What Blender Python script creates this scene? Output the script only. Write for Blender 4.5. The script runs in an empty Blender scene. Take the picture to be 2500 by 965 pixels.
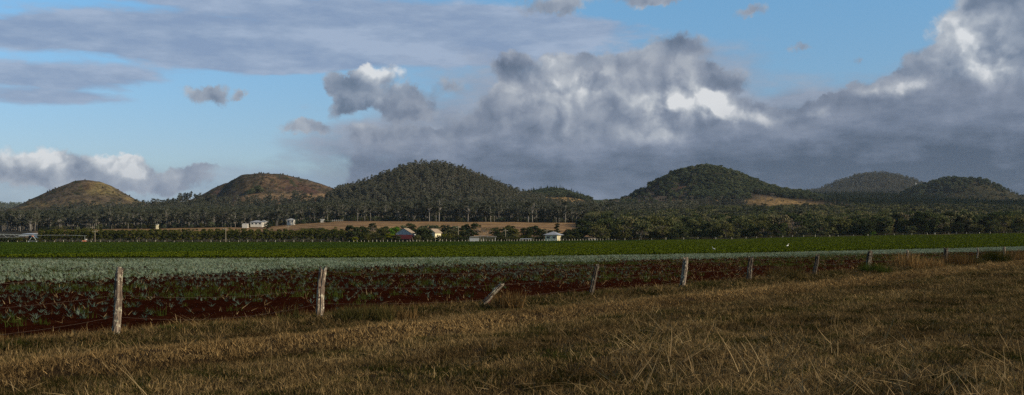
import bpy, math, random, os
import numpy as np
from math import sin, cos, pi, radians, atan, atan2, hypot, sqrt
rng = np.random.default_rng(11); R = random.Random(5)
SC = bpy.context.scene; COL = SC.collection
F = 2600.0; EYE = 1.9; HR = 585.0          # focal length in photo pixels, eye height, photo row of the true horizon
def T(px): return (px - 1250.0) / F
def zrow(Y, row): return EYE - (row - HR) * Y / F
def srgb(r, g, b):
    f = lambda c: (c/255/12.92 if c/255 <= .04045 else ((c/255+.055)/1.055)**2.4)
    return (f(r), f(g), f(b), 1)

# ------------------------------------------------------------------ noise
_P = rng.random((256, 256))
def vnoise(x, y):
    xi = np.floor(x).astype(int); yi = np.floor(y).astype(int); fx = x-xi; fy = y-yi
    fx = fx*fx*(3-2*fx); fy = fy*fy*(3-2*fy); g = lambda a, b: _P[a & 255, b & 255]
    return (g(xi,yi)*(1-fx)+g(xi+1,yi)*fx)*(1-fy)+(g(xi,yi+1)*(1-fx)+g(xi+1,yi+1)*fx)*fy
def fbm(x, y, o=4):
    s = 0; a = .5; t = 0
    for k in range(o):
        s = s+a*vnoise(x+37*k, y+91*k); t += a; x = x*2.03; y = y*2.03; a *= .5
    return s/t
def sstep(a, b, x):
    u = np.clip((x-a)/(b-a), 0, 1); return u*u*(3-2*u)

# ------------------------------------------------------------------ terrain
KP = np.array([-600, 0, 300, 600, 850, 1250, 1450, 1750, 2000, 2250, 2500, 3100.])
KY = np.array([450, 600, 850, 1100, 1500, 2000, 3000, 7000.])
KR = np.array([
 [594,594,594,594,594,592,590,587,581,576,572,570],
 [580,580,579,577,572,573,575,572,566,563,563,563],
 [566,566,560,556,541,544,546,543,535,535,541,541],
 [560,558,550,549,535,535,536,522,516,518,524,524],
 [554,550,530,529,520,521,526,511,506,508,513,513],
 [548,544,522,519,514,517,519,507,503,505,508,508],
 [530,528,517,512,511,506,505,505,501,503,506,506],
 [522,521,518,515,513,508,508,510,510,512,512,512.]])
def base_h(X, Y):
    Yc = np.clip(Y, 450, 7000); px = np.clip(1250 + F*X/np.maximum(Y, 90), -600, 3100)
    i = np.clip(np.searchsorted(KP, px)-1, 0, len(KP)-2); a = (px-KP[i])/(KP[i+1]-KP[i]); a = a*a*(3-2*a)
    j = np.clip(np.searchsorted(KY, Yc)-1, 0, len(KY)-2); b = (Yc-KY[j])/(KY[j+1]-KY[j])
    zk = lambda jj: EYE - (KR[jj, i]*(1-a)+KR[jj, i+1]*a - HR)*KY[jj]/F
    z = zk(j)*(1-b)+zk(j+1)*b
    return np.where(Y < 450, z*np.clip((Y-90)/360, 0, 1)**1.5, z)
HILLS = [  # name, distance of the centre, peak column, depth squeeze, [(column,row) of the ground line]
 ('h1', 1700, 210, 1.0, [(-60,560),(0,527),(60,504),(100,484),(150,458),(180,446),(210,442),(240,446),(270,457),(300,473),(330,488),(370,503),(430,520),(520,545)]),
 ('h2b', 1850, 590, 1.0, [(400,520),(440,502),(480,486),(520,464),(550,449),(590,438),(640,445),(700,500)]),
 ('h2', 1700, 640, 1.0, [(500,515),(525,490),(540,470),(552,453),(565,441),(590,428),(620,423),(650,422),(700,427),(750,438),(800,456),(830,468),(870,483),(950,510)]),
 ('h3', 1500, 1040, 1.0, [(760,520),(820,484),(870,470),(900,454),(940,437),(1000,418),(1040,413),(1100,419),(1150,434),(1200,455),(1250,477),(1290,489),(1350,503),(1450,520)]),
 ('h4', 1900, 1345, 1.3, [(1200,505),(1270,480),(1300,473),(1345,467),(1375,471),(1400,480),(1440,492),(1490,510)]),
 ('h5', 1800, 1720, 1.0, [(1380,520),(1440,505),(1500,497),(1540,485),(1580,464),(1620,443),(1650,427),(1700,415),(1740,415),(1780,423),(1820,439),(1860,458),(1900,472),(1950,480),(2000,492),(2100,515)]),
 ('h6', 4200, 2140, 1.0, [(1880,500),(1960,476),(2000,470),(2050,449),(2090,436),(2140,428),(2180,434),(2230,450),(2300,480),(2400,520)]),
 ('h7', 2500, 2330, 1.0, [(2120,505),(2180,489),(2220,470),(2260,454),(2300,443),(2330,440),(2390,443),(2420,452),(2460,472),(2500,490),(2560,508),(2640,530)]),
 ('h8', 5600, -60, 1.4, [(-900,530),(-300,508),(-60,502),(40,505),(120,511),(300,540)]),
 ('h9', 2300, 1980, 1.4, [(1700,520),(1850,489),(1950,482),(2050,482),(2200,485),(2300,500),(2500,530)]),
]
_HT = []
for n, Yc, pc, ky, pts in HILLS:
    _HT.append((n, Yc, T(pc)*Yc, ky, np.array([T(p)*Yc for p, _ in pts]), np.array([zrow(Yc, r) for _, r in pts])))
def hill_z(k, X, Y):
    n, Yc, Xc, ky, xs, zs = _HT[k]
    dx = X-Xc; r = np.hypot(dx, (Y-Yc)*ky); w = .5+.5*dx/np.maximum(r, 1e-3)
    pr = lambda x: np.interp(x, xs, zs)-.42*np.maximum(xs[0]-x, 0)-.42*np.maximum(x-xs[-1], 0)
    return w*pr(Xc+r)+(1-w)*pr(Xc-r)
def fence_y(X): return (X + 21.81)/.702                # the near fence line in plan
def soil_edge(X): return fence_y(X)+1.6+.5*np.sin(X*.7)+.8*(fbm(X*.35, X*0+3.)-.5)
def Hraw(X, Y):
    X = np.asarray(X, float); Y = np.asarray(Y, float)
    z = base_h(X, Y)
    for k in range(len(_HT)):
        hz = hill_z(k, X, Y); z = np.where(hz > z-12, np.log(np.exp(np.clip((z-hz)/5., -40, 40))+1)*5.+hz, z)
    far = sstep(900, 1400, Y); z = z + far*(fbm(X/60, Y/60)-.5)*7 + far*(fbm(X/16+9, Y/16)-.5)*2.2
    mid = sstep(460, 600, Y)*(1-far); z = z+mid*(fbm(X/40, Y/40)-.5)*1.2
    return z
def H(X, Y):
    X = np.asarray(X, float); Y = np.asarray(Y, float)
    z = Hraw(X, Y)
    verge = 1-sstep(-1.5, .5, Y-soil_edge(X))
    d = (Y-fence_y(X))*.574                              # distance behind the fence, square to it
    berm = .13*np.exp(-((d+3.4)/.55)**2) - .07*np.exp(-((d+4.6)/.6)**2) + .06*np.exp(-((d+.2)/.8)**2)
    return z + verge*(berm+(fbm(X/2.2, Y/2.2)-.5)*.14+(fbm(X*1.6, Y*1.6, 2)-.5)*.03)
def h1(x, y): return float(H(np.array([x]), np.array([y]))[0])
def ray(px, row, y0=12., y1=700.):
    """the ground point seen at a photo pixel"""
    Y = np.arange(y0, y1, .25); z = Hraw(T(px)*Y, Y); rr = HR-(z-EYE)*F/Y
    k = np.argmax(rr <= row) if (rr <= row).any() else len(Y)-1
    return T(px)*Y[k], Y[k]
BND = [(-700,635),(0,634),(500,633),(1000,631),(1250,628),(1500,624),(1750,620),(2000,615),(2250,609),(2500,603),(2900,597)]
_b = [ray(p, r) for p, r in BND]; BX = np.array([a for a, _ in _b]); BYY = np.array([b for _, b in _b])
def crop_edge_t(t): return np.interp(t, BX/BYY, BYY)     # where the blue-green crop ends and the green one begins

# ------------------------------------------------------------------ mesh helpers
def put(name, me, mats=None, parent=None):
    o = bpy.data.objects.new(name, me); COL.objects.link(o)
    for m in (mats if isinstance(mats, (list, tuple)) else [mats] if mats else []): me.materials.append(m)
    if parent: o.parent = parent
    return o
def tag(o, label=None, cat=None, group=None, kind=None):
    if label: o['label'] = label
    if cat: o['category'] = cat
    if group: o['group'] = group
    if kind: o['kind'] = kind
    return o
def empty(name, loc, rz=0):
    o = bpy.data.objects.new(name, None); COL.objects.link(o); o.location = loc; o.rotation_euler = (0, 0, rz); o.empty_display_size = .3
    return o
def npmesh(name, V, Fq, attrs=None, mi=None, smooth=False):
    """V (n,3), Fq (m,k) faces of one size"""
    V = np.asarray(V, np.float32); Fq = np.asarray(Fq, np.int32); m, k = Fq.shape
    me = bpy.data.meshes.new(name); me.vertices.add(len(V)); me.vertices.foreach_set('co', V.ravel())
    me.loops.add(m*k); me.loops.foreach_set('vertex_index', Fq.ravel())
    me.polygons.add(m); me.polygons.foreach_set('loop_start', np.arange(0, m*k, k, dtype=np.int32))
    if mi is not None: me.polygons.foreach_set('material_index', np.asarray(mi, np.int32))
    me.polygons.foreach_set('use_smooth', np.full(m, smooth))
    for n, a in (attrs or {}).items():
        a = np.asarray(a, np.float32)
        if a.ndim == 1: me.attributes.new(n, 'FLOAT', 'POINT').data.foreach_set('value', a)
        else:
            if a.shape[1] == 3: a = np.hstack([a, np.ones((len(a), 1), np.float32)])
            me.attributes.new(n, 'FLOAT_COLOR', 'POINT').data.foreach_set('color', a.ravel())
    me.update(calc_edges=True); return me
class MB:
    def __init__(s): s.v = []; s.f = []
    def raw(s, v, f):
        n = len(s.v); s.v += [tuple(p) for p in v]; s.f += [tuple(i+n for i in q) for q in f]; return s
    def box(s, x0, y0, z0, x1, y1, z1):
        return s.raw([(x0,y0,z0),(x1,y0,z0),(x1,y1,z0),(x0,y1,z0),(x0,y0,z1),(x1,y0,z1),(x1,y1,z1),(x0,y1,z1)],
                     [(0,3,2,1),(4,5,6,7),(0,1,5,4),(1,2,6,5),(2,3,7,6),(3,0,4,7)])
    def tube(s, pts, rad, n=5, cap=True):
        P = [np.array(p, float) for p in pts]; k = len(P); rad = rad if isinstance(rad, (list, tuple)) else [rad]*k; rings = []
        for i in range(k):
            d = P[min(i+1, k-1)]-P[max(i-1, 0)]; d = d/(np.linalg.norm(d)+1e-9)
            a = np.cross(d, (0, 0, 1) if abs(d[2]) < .9 else (1, 0, 0)); a /= np.linalg.norm(a)+1e-9; b = np.cross(d, a)
            rings.append([P[i]+rad[i]*(cos(2*pi*j/n)*a+sin(2*pi*j/n)*b) for j in range(n)])
        v = [p for r in rings for p in r]; f = [(i*n+j, i*n+(j+1) % n, (i+1)*n+(j+1) % n, (i+1)*n+j) for i in range(k-1) for j in range(n)]
        if cap: f += [tuple(range(n-1, -1, -1)), tuple((k-1)*n+j for j in range(n))]
        return s.raw(v, f)
    def mesh(s, name, smooth=False):
        me = bpy.data.meshes.new(name); me.from_pydata(s.v, [], s.f)
        if smooth: me.polygons.foreach_set('use_smooth', [True]*len(s.f))
        me.update(); return me
    def build(s, name, mat, parent=None, smooth=False): return put(name, s.mesh(name, smooth), mat, parent)

# ------------------------------------------------------------------ materials
class NT:
    def __init__(s, tree): s.t = tree; s.n = tree.nodes; s.l = tree.links
    def add(s, typ, **kw):
        nd = s.n.new(typ)
        for k, v in kw.items():
            if k.startswith('i_'): s.inp(nd, k[2:].replace('_', ' '), v)
            else: setattr(nd, k, v)
        return nd
    def inp(s, nd, key, v):
        sk = nd.inputs[key]
        if isinstance(v, bpy.types.NodeSocket): s.l.new(v, sk)
        else: sk.default_value = v
    def m(s, op, a, b=None, c=None, clamp=False):
        nd = s.n.new('ShaderNodeMath'); nd.operation = op; nd.use_clamp = clamp
        for i, x in enumerate((a, b, c)):
            if x is not None: s.inp(nd, i, x)
        return nd.outputs[0]
    def vm(s, op, a, b=None, sc=None):
        nd = s.n.new('ShaderNodeVectorMath'); nd.operation = op; s.inp(nd, 0, a)
        if b is not None: s.inp(nd, 1, b)
        if sc is not None: s.inp(nd, 'Scale', sc)
        return nd.outputs[0]
    def noise(s, vec, scale, detail=3, rough=.5, dist=0, norm=True):
        nd = s.n.new('ShaderNodeTexNoise'); s.inp(nd, 'Vector', vec)
        for k, v in (('Scale', scale), ('Detail', detail), ('Roughness', rough), ('Distortion', dist)): s.inp(nd, k, v)
        return nd
    def mix(s, f, a, b, blend='MIX'):
        nd = s.n.new('ShaderNodeMix'); nd.data_type = 'RGBA'; nd.blend_type = blend
        s.inp(nd, 0, f); s.inp(nd, 6, a); s.inp(nd, 7, b); return nd.outputs[2]
    def ramp(s, f, stops, interp='LINEAR'):
        nd = s.n.new('ShaderNodeValToRGB'); s.inp(nd, 0, f); cr = nd.color_ramp; cr.interpolation = interp
        while len(cr.elements) < len(stops): cr.elements.new(.5)
        for e, (p, c) in zip(cr.elements, stops): e.position = p; e.color = c if len(c) == 4 else (*c, 1)
        return nd.outputs[0]
    def mr(s, v, a, b, c=0., d=1., smooth=True):
        nd = s.n.new('ShaderNodeMapRange'); nd.interpolation_type = 'SMOOTHSTEP' if smooth else 'LINEAR'
        for k, x in ((0, v), (1, a), (2, b), (3, c), (4, d)): s.inp(nd, k, x)
        return nd.outputs[0]
def newmat(name):
    m = bpy.data.materials.new(name); m.use_nodes = True; m.node_tree.nodes.clear(); nt = NT(m.node_tree)
    nt.out = nt.n.new('ShaderNodeOutputMaterial'); return m, nt
def bsdf(nt, col, rough=.9, bump=None, bstr=.3, bdist=.02, metal=0, spec=.2):
    b = nt.n.new('ShaderNodeBsdfPrincipled'); nt.inp(b, 'Base Color', col); nt.inp(b, 'Roughness', rough); nt.inp(b, 'Metallic', metal); nt.inp(b, 'Specular IOR Level', spec)
    if bump is not None:
        bp = nt.n.new('ShaderNodeBump'); nt.inp(bp, 'Height', bump); nt.inp(bp, 'Strength', bstr); nt.inp(bp, 'Distance', bdist); nt.l.new(bp.outputs[0], b.inputs['Normal'])
    nt.l.new(b.outputs[0], nt.out.inputs[0]); return b
def simple(name, c1, c2=None, scale=3, rough=.8, metal=0, bstr=.3, stretch=(1,1,1), spec=.2):
    m, nt = newmat(name); tc = nt.n.new('ShaderNodeTexCoord'); v = nt.vm('MULTIPLY', tc.outputs['Object'], stretch)
    n = nt.noise(v, scale, 5, .6).outputs[0]
    c2 = c2 or tuple(x*.6 for x in c1)
    bsdf(nt, nt.ramp(n, [(.3, (*c2, 1)), (.65, (*c1, 1))]), rough, n, bstr, .01, metal, spec); return m
def leafmat(name, cols, transl=.22, patch=None, pscale=.02):
    """foliage: colour drawn per leaf face (attribute rnd) and per plant (object random), with slow drifts over the land"""
    m, nt = newmat(name); at = nt.add('ShaderNodeAttribute', attribute_name='rnd'); oi = nt.n.new('ShaderNodeObjectInfo')
    f = nt.m('ADD', nt.m('MULTIPLY', at.outputs['Fac'], .45), nt.m('MULTIPLY', oi.outputs['Random'], .55))
    if patch is not None:
        nz = nt.noise(oi.outputs['Location'], pscale, 3, .6).outputs[0]
        f = nt.m('ADD', f, nt.m('MULTIPLY', nt.m('SUBTRACT', nz, .5), patch), clamp=True)
    k = len(cols); c = nt.ramp(f, [(i/(k-1), (*q, 1)) for i, q in enumerate(cols)])
    d = nt.n.new('ShaderNodeBsdfDiffuse'); nt.inp(d, 0, c); t = nt.n.new('ShaderNodeBsdfTranslucent'); nt.inp(t, 0, c)
    mx = nt.n.new('ShaderNodeMixShader'); mx.inputs[0].default_value = transl
    nt.l.new(d.outputs[0], mx.inputs[1]); nt.l.new(t.outputs[0], mx.inputs[2]); nt.l.new(mx.outputs[0], nt.out.inputs[0]); return m

M = {}
M['gum'] = leafmat('gum_foliage', [(.028,.034,.020),(.052,.058,.036),(.082,.086,.056),(.12,.116,.082)], .15, .5)
M['rain'] = leafmat('rainforest_foliage', [(.020,.032,.012),(.048,.062,.022),(.095,.102,.040),(.155,.14,.066),(.19,.14,.088)], .15, .9)
M['hillgreen'] = leafmat('hill_foliage', [(.034,.050,.026),(.085,.105,.052),(.175,.18,.095)], .15, .7)
M['hillgum'] = leafmat('hill_gum_foliage', [(.035,.040,.024),(.07,.074,.045),(.115,.112,.074),(.17,.155,.11)], .15, .6)
M['conifer'] = leafmat('conifer_foliage', [(.016,.028,.016),(.032,.048,.024),(.052,.066,.03)], .1)
M['orchard'] = leafmat('orchard_foliage', [(.026,.034,.010),(.05,.058,.014),(.085,.085,.02),(.13,.115,.026)], .2)
M['scrub'] = leafmat('hill_scrub', [(.04,.038,.022),(.08,.062,.038),(.13,.10,.055),(.19,.15,.08)], .1, .6)
M['dark'] = leafmat('dark_foliage', [(.018,.026,.011),(.036,.046,.018),(.06,.072,.028)], .15)
M['bright'] = leafmat('bright_foliage', [(.04,.09,.008),(.08,.16,.012),(.12,.21,.02)], .25)
M['yellow'] = leafmat('yellow_foliage', [(.10,.12,.008),(.20,.20,.012),(.30,.27,.03)], .25)
M['olive'] = leafmat('olive_foliage', [(.045,.05,.018),(.09,.09,.03),(.14,.125,.046)], .2)
M['pink'] = leafmat('dry_twig_foliage', [(.08,.06,.045),(.14,.105,.08),(.20,.155,.12)], .1)
M['bark_pale'] = simple('pale_bark', (.26,.24,.20), (.09,.075,.06), 1.5, stretch=(1,1,.3))
M['bark'] = simple('dark_bark', (.12,.095,.07), (.05,.04,.03), 2, stretch=(1,1,.3))
M['crop_dark'] = leafmat('dark_green_crop', [(.019,.035,.005),(.032,.053,.007),(.048,.072,.011)], .15, .5, .05)
M['crop_light'] = leafmat('light_green_crop', [(.032,.046,.004),(.053,.070,.005),(.080,.095,.009)], .15, .5, .05)
M['leek'] = leafmat('bluegreen_crop', [(.075,.105,.062),(.145,.190,.120),(.225,.275,.185),(.32,.35,.25)], .15, .4, .3)
M['leekdark'] = leafmat('dark_bluegreen_crop', [(.026,.040,.028),(.055,.080,.058),(.10,.135,.10),(.15,.185,.14)], .15, .4, .3)  # darker crop green, used for the near and sparse plants
M['weed'] = leafmat('green_weed', [(.022,.03,.006),(.04,.055,.01),(.06,.075,.014)], .25)
M['stalk'] = leafmat('dry_stalk', [(.09,.055,.025),(.20,.135,.065),(.36,.26,.13)], .1)

# dry verge grass: straw, brown and green patches of real grass
def grassmat(name, straw, brown, green, gshift):
    m, nt = newmat(name); at = nt.add('ShaderNodeAttribute', attribute_name='rnd'); oi = nt.n.new('ShaderNodeObjectInfo')
    loc = oi.outputs['Location']
    n1 = nt.noise(loc, .45, 4, .6).outputs[0]; n2 = nt.noise(nt.vm('ADD', loc, (31., 7., 0.)), 1.5, 3, .6).outputs[0]
    dry = nt.ramp(at.outputs['Fac'], [(0, (*brown, 1)), (.45, tuple((a+b)/2 for a, b in zip(straw, brown))+(1,)), (.8, (*straw, 1)), (1, tuple(x*1.5 for x in straw)+(1,))])
    g = nt.ramp(at.outputs['Fac'], [(0, tuple(x*.5 for x in green)+(1,)), (1, (*green, 1))])
    sx = nt.n.new('ShaderNodeSeparateXYZ'); nt.l.new(loc, sx.inputs[0])
    f = nt.m('ADD', nt.m('MULTIPLY', n1, .6), nt.m('MULTIPLY', n2, .4))
    f = nt.m('ADD', f, nt.m('MULTIPLY', nt.m('SUBTRACT', oi.outputs['Random'], .5), .22))
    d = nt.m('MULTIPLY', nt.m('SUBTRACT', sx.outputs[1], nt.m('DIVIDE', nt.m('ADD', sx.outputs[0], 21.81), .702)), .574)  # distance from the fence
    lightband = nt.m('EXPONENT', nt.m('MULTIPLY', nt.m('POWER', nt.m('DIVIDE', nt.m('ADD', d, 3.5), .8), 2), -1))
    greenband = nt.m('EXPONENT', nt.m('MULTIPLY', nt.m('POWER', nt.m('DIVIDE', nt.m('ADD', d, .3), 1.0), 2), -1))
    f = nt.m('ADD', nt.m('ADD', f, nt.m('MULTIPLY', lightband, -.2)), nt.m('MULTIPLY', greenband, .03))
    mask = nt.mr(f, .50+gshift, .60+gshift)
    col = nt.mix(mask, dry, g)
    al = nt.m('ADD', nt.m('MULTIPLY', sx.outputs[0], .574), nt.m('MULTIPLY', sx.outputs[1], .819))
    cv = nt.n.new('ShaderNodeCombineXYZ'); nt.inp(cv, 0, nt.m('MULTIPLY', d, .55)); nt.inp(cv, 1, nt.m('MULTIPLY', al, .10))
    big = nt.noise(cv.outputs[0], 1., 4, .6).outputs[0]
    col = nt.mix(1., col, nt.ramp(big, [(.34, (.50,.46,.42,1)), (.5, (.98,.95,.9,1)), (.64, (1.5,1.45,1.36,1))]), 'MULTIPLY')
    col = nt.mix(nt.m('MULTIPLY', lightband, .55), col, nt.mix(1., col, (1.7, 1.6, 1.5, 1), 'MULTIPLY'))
    df = nt.n.new('ShaderNodeBsdfDiffuse'); nt.inp(df, 0, col); t = nt.n.new('ShaderNodeBsdfTranslucent'); nt.inp(t, 0, col)
    mx = nt.n.new('ShaderNodeMixShader'); mx.inputs[0].default_value = .25
    nt.l.new(df.outputs[0], mx.inputs[1]); nt.l.new(t.outputs[0], mx.inputs[2]); nt.l.new(mx.outputs[0], nt.out.inputs[0]); return m
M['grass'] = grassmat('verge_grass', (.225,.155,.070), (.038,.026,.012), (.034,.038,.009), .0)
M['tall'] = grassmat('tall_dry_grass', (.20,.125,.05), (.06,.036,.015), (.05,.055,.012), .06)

# ------------------------------------------------------------------ ground
tt = np.concatenate([np.linspace(-1.1, -.56, 40)[:-1], np.linspace(-.56, .56, 720), np.linspace(.56, 1.1, 40)[1:]])
yy = np.concatenate([np.arange(-60, 10, 3), np.arange(10, 40, .35), np.arange(40, 95, 1.), np.arange(95, 450, 5), np.arange(450, 1000, 6), np.arange(1000, 2800, 6.5), np.arange(2800, 7001, 60)])
TT, YY = np.meshgrid(tt, yy); XX = TT*(YY+80)
ZZ = H(XX, YY); tpx = XX/np.maximum(YY, 1)
infield = (YY > soil_edge(XX)+1.2) & (YY < 446) & (np.abs(tpx) < .6) & (YY > 12)
ZG = np.where(infield, ZZ-.15, ZZ)
PX = 1250+F*tpx; RW = HR-(ZZ-EYE)*F/np.maximum(YY, 1)
def blend(c, mask, col): return c*(1-mask[..., None])+np.array(col)*mask[..., None]
def box2(a0, a1, b0, b1, ea, eb, A, B): return sstep(a0-ea, a0+ea, A)*(1-sstep(a1-ea, a1+ea, A))*sstep(b0-eb, b0+eb, B)*(1-sstep(b1-eb, b1+eb, B))
n1 = fbm(XX/25, YY/25, 5); n2 = fbm(XX/9+50, YY/9, 4); n3 = fbm(XX/60+11, YY/60+5, 4)
C = np.zeros(XX.shape+(3,)); C[:] = (.035, .03, .018)
C = blend(C, 1-sstep(10, 40, YY-soil_edge(XX)), (.024, .015, .007))
C = blend(C, sstep(446, 452, YY)*(1-sstep(560, 600, YY)), (.055, .05, .02))
FIELD_Y0 = np.interp(PX, [-300, 0, 560, 840, 1500, 1600], [640, 620, 600, 560, 560, 620])
pad = sstep(-15, 15, YY-FIELD_Y0)*(1-sstep(868, 880, YY))*(1-sstep(1440, 1470, PX))*sstep(70, 120, PX)
C = blend(C, pad, (.27, .165, .075)); C *= (1+.28*pad*(n2-.5)*2)[..., None]
C = blend(C, pad*sstep(.5, .68, fbm(XX/50, YY/7, 3)), (.15, .085, .048))
# bare hill slopes: which hill a point belongs to
def on(k, thr=3):
    nm = [h[0] for h in _HT]; z = hill_z(nm.index(k), XX, YY); return sstep(-2, thr, z-base_h(XX, YY))
for nm in ('h1', 'h2', 'h2b'):
    o_ = on(nm, 6); hc = np.zeros_like(C); hc[:] = (.088, .070, .052)
    hc = blend(hc, sstep(.48, .66, n2), (.055, .045, .03)); hc = blend(hc, sstep(.5, .68, n1), (.155, .118, .060) if nm == 'h1' else (.135, .092, .056))
    hc = blend(hc, sstep(.55, .7, n3), (.085, .052, .042))
    hc = blend(hc, sstep(.62, .72, fbm(XX/6+5, YY/6, 3)), (.035, .04, .02))
    C = C*(1-o_[..., None])+hc*o_[..., None]
C = blend(C, on('h2', 6)*box2(600, 830, 474, 494, 20, 3, PX+(n1-.5)*60, RW+(n2-.5)*8), (.20, .135, .08))
C = blend(C, on('h1', 6)*box2(215, 290, 440, 475, 25, 10, PX, RW)*.6, (.20, .16, .07))
o5 = on('h5', 6); C = blend(C, o5, (.06, .045, .028)); C = blend(C, o5*box2(1560, 1690, 450, 492, 25, 8, PX, RW), (.11, .07, .05))
TAN = np.maximum(box2(1845, 2075, 478, 510, 30, 3, PX+(n1-.5)*40, RW+(n2-.5)*6-np.clip(PX-1850, 0, 200)*.13), box2(1640, 1860, 486, 496, 20, 2, PX, RW+(n2-.5)*10)*sstep(.42, .55, n1))*(YY < 2300)
C = blend(C, TAN, (.21, .14, .062))
C = blend(C, on('h4', 4)*box2(1310, 1450, 480, 499, 15, 4, PX, RW+(n2-.5)*6), (.26, .17, .075))
o7 = on('h7', 6); C = blend(C, o7, (.052, .046, .022)); C = blend(C, o7*sstep(.45, .6, n2), (.03, .03, .016))
C = blend(C, (YY > 451)*(YY < 476)*sstep(2230, 2320, PX), (.24, .17, .10))
g0 = npmesh('ground', np.stack([XX, YY, ZG], -1).reshape(-1, 3),
    (lambda nr, nc: (np.arange(nr-1)[:, None]*nc+np.arange(nc-1)[None]).reshape(-1, 1)+np.array([0, 1, nc+1, nc]))(*XX.shape), {'land': C.reshape(-1, 3)}, smooth=True)
m, nt = newmat('ground'); at = nt.add('ShaderNodeAttribute', attribute_name='land'); geo = nt.n.new('ShaderNodeNewGeometry'); pos = geo.outputs['Position']
a = nt.noise(pos, .5, 6, .65).outputs[0]; b = nt.noise(pos, .09, 6, .7).outputs[0]
far_ = nt.noise(pos, .16, 5, .72).outputs[0]
sp = nt.n.new('ShaderNodeSeparateXYZ'); nt.l.new(pos, sp.inputs[0]); fm = nt.mr(sp.outputs[1], 1000., 1400.)
c = nt.mix(1., at.outputs['Color'], nt.ramp(a, [(.3, (.6,.6,.62,1)), (.7, (1.35,1.33,1.25,1))]), 'MULTIPLY')
c = nt.mix(fm, c, nt.mix(1., c, nt.ramp(far_, [(.36, (.36,.38,.42,1)), (.5, (.9,.9,.92,1)), (.66, (1.45,1.38,1.2,1))]), 'MULTIPLY'))
c = nt.mix(1., c, nt.ramp(b, [(.35, (.68,.66,.66,1)), (.65, (1.3,1.3,1.25,1))]), 'MULTIPLY')
bsdf(nt, c, .95, nt.m('ADD', a, b), .6, .5, spec=.05)
tag(put('ground', g0, m), kind='structure')

# field sheets, following the land
def sheet(name, ys0, ys1, ts, nrow, mat, dz=0., power=1.6, rel=None):
    s = np.linspace(0, 1, nrow)[:, None]**power; Y = ys0[None]+(ys1-ys0)[None]*s; X = ts[None]*Y
    Z = Hraw(X, Y)+dz+(rel(X, Y) if rel else 0)
    nr, nc = X.shape
    me = npmesh(name, np.stack([X, Y, Z], -1).reshape(-1, 3), (np.arange(nr-1)[:, None]*nc+np.arange(nc-1)[None]).reshape(-1, 1)+np.array([0, 1, nc+1, nc]), smooth=True)
    return tag(put(name, me, mat), kind='structure')
ts = np.linspace(-.56, .56, 900)
near = np.array([21.81/(.702-t) for t in ts])
Xn = ts*near; e0 = near.copy()
for _ in range(20): e0 = soil_edge(ts*e0)
e0 = np.clip(e0, 14, 170)
e0 = np.minimum(e0, crop_edge_t(ts)-8)
m, nt = newmat('red_soil'); geo = nt.n.new('ShaderNodeNewGeometry'); pos = geo.outputs['Position']
a = nt.noise(pos, 9, 6, .7).outputs[0]; b = nt.noise(pos, .6, 4, .6).outputs[0]
c = nt.ramp(nt.m('ADD', nt.m('MULTIPLY', a, .6), nt.m('MULTIPLY', b, .4)), [(.3, (.006,.0016,.0008,1)), (.5, (.016,.0042,.0020,1)), (.72, (.036,.0105,.0050,1))])
bsdf(nt, c, .95, a, .9, .06, spec=0.); M['soil'] = m
ROWA = atan2(.702, 1.0)                                   # crop rows run beside the fence
def furrow(X, Y):
    d = (Y*.574-X*.819); return (.035*np.sin(d*2*pi/.9)+.05*(fbm(X*2.2, Y*2.2, 4)-.5))*(1-sstep(70, 110, Y))
sheet('red_soil_field', e0-.3, crop_edge_t(ts)-.6, ts, 420, M['soil'], 0, 2.0, furrow)
m, nt = newmat('green_field'); geo = nt.n.new('ShaderNodeNewGeometry'); a = nt.noise(geo.outputs['Position'], .8, 5, .7).outputs[0]
bsdf(nt, nt.ramp(a, [(.3, (.022,.03,.006,1)), (.7, (.05,.045,.014,1))]), .95, a, .5, .1, spec=.05)
sheet('green_field', crop_edge_t(ts)+.6, ts*0+449., ts, 160, m, .0, 1.2)
m, nt = newmat('straw_track'); geo = nt.n.new('ShaderNodeNewGeometry'); a = nt.noise(geo.outputs['Position'], 2., 5, .7).outputs[0]
bsdf(nt, nt.ramp(a, [(.3, (.09,.06,.02,1)), (.7, (.22,.13,.04,1))]), .95, a, .5, .1, spec=.05)
sheet('path', crop_edge_t(ts)-.6, crop_edge_t(ts)+.6, ts, 3, m, .01, 1.)

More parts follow.
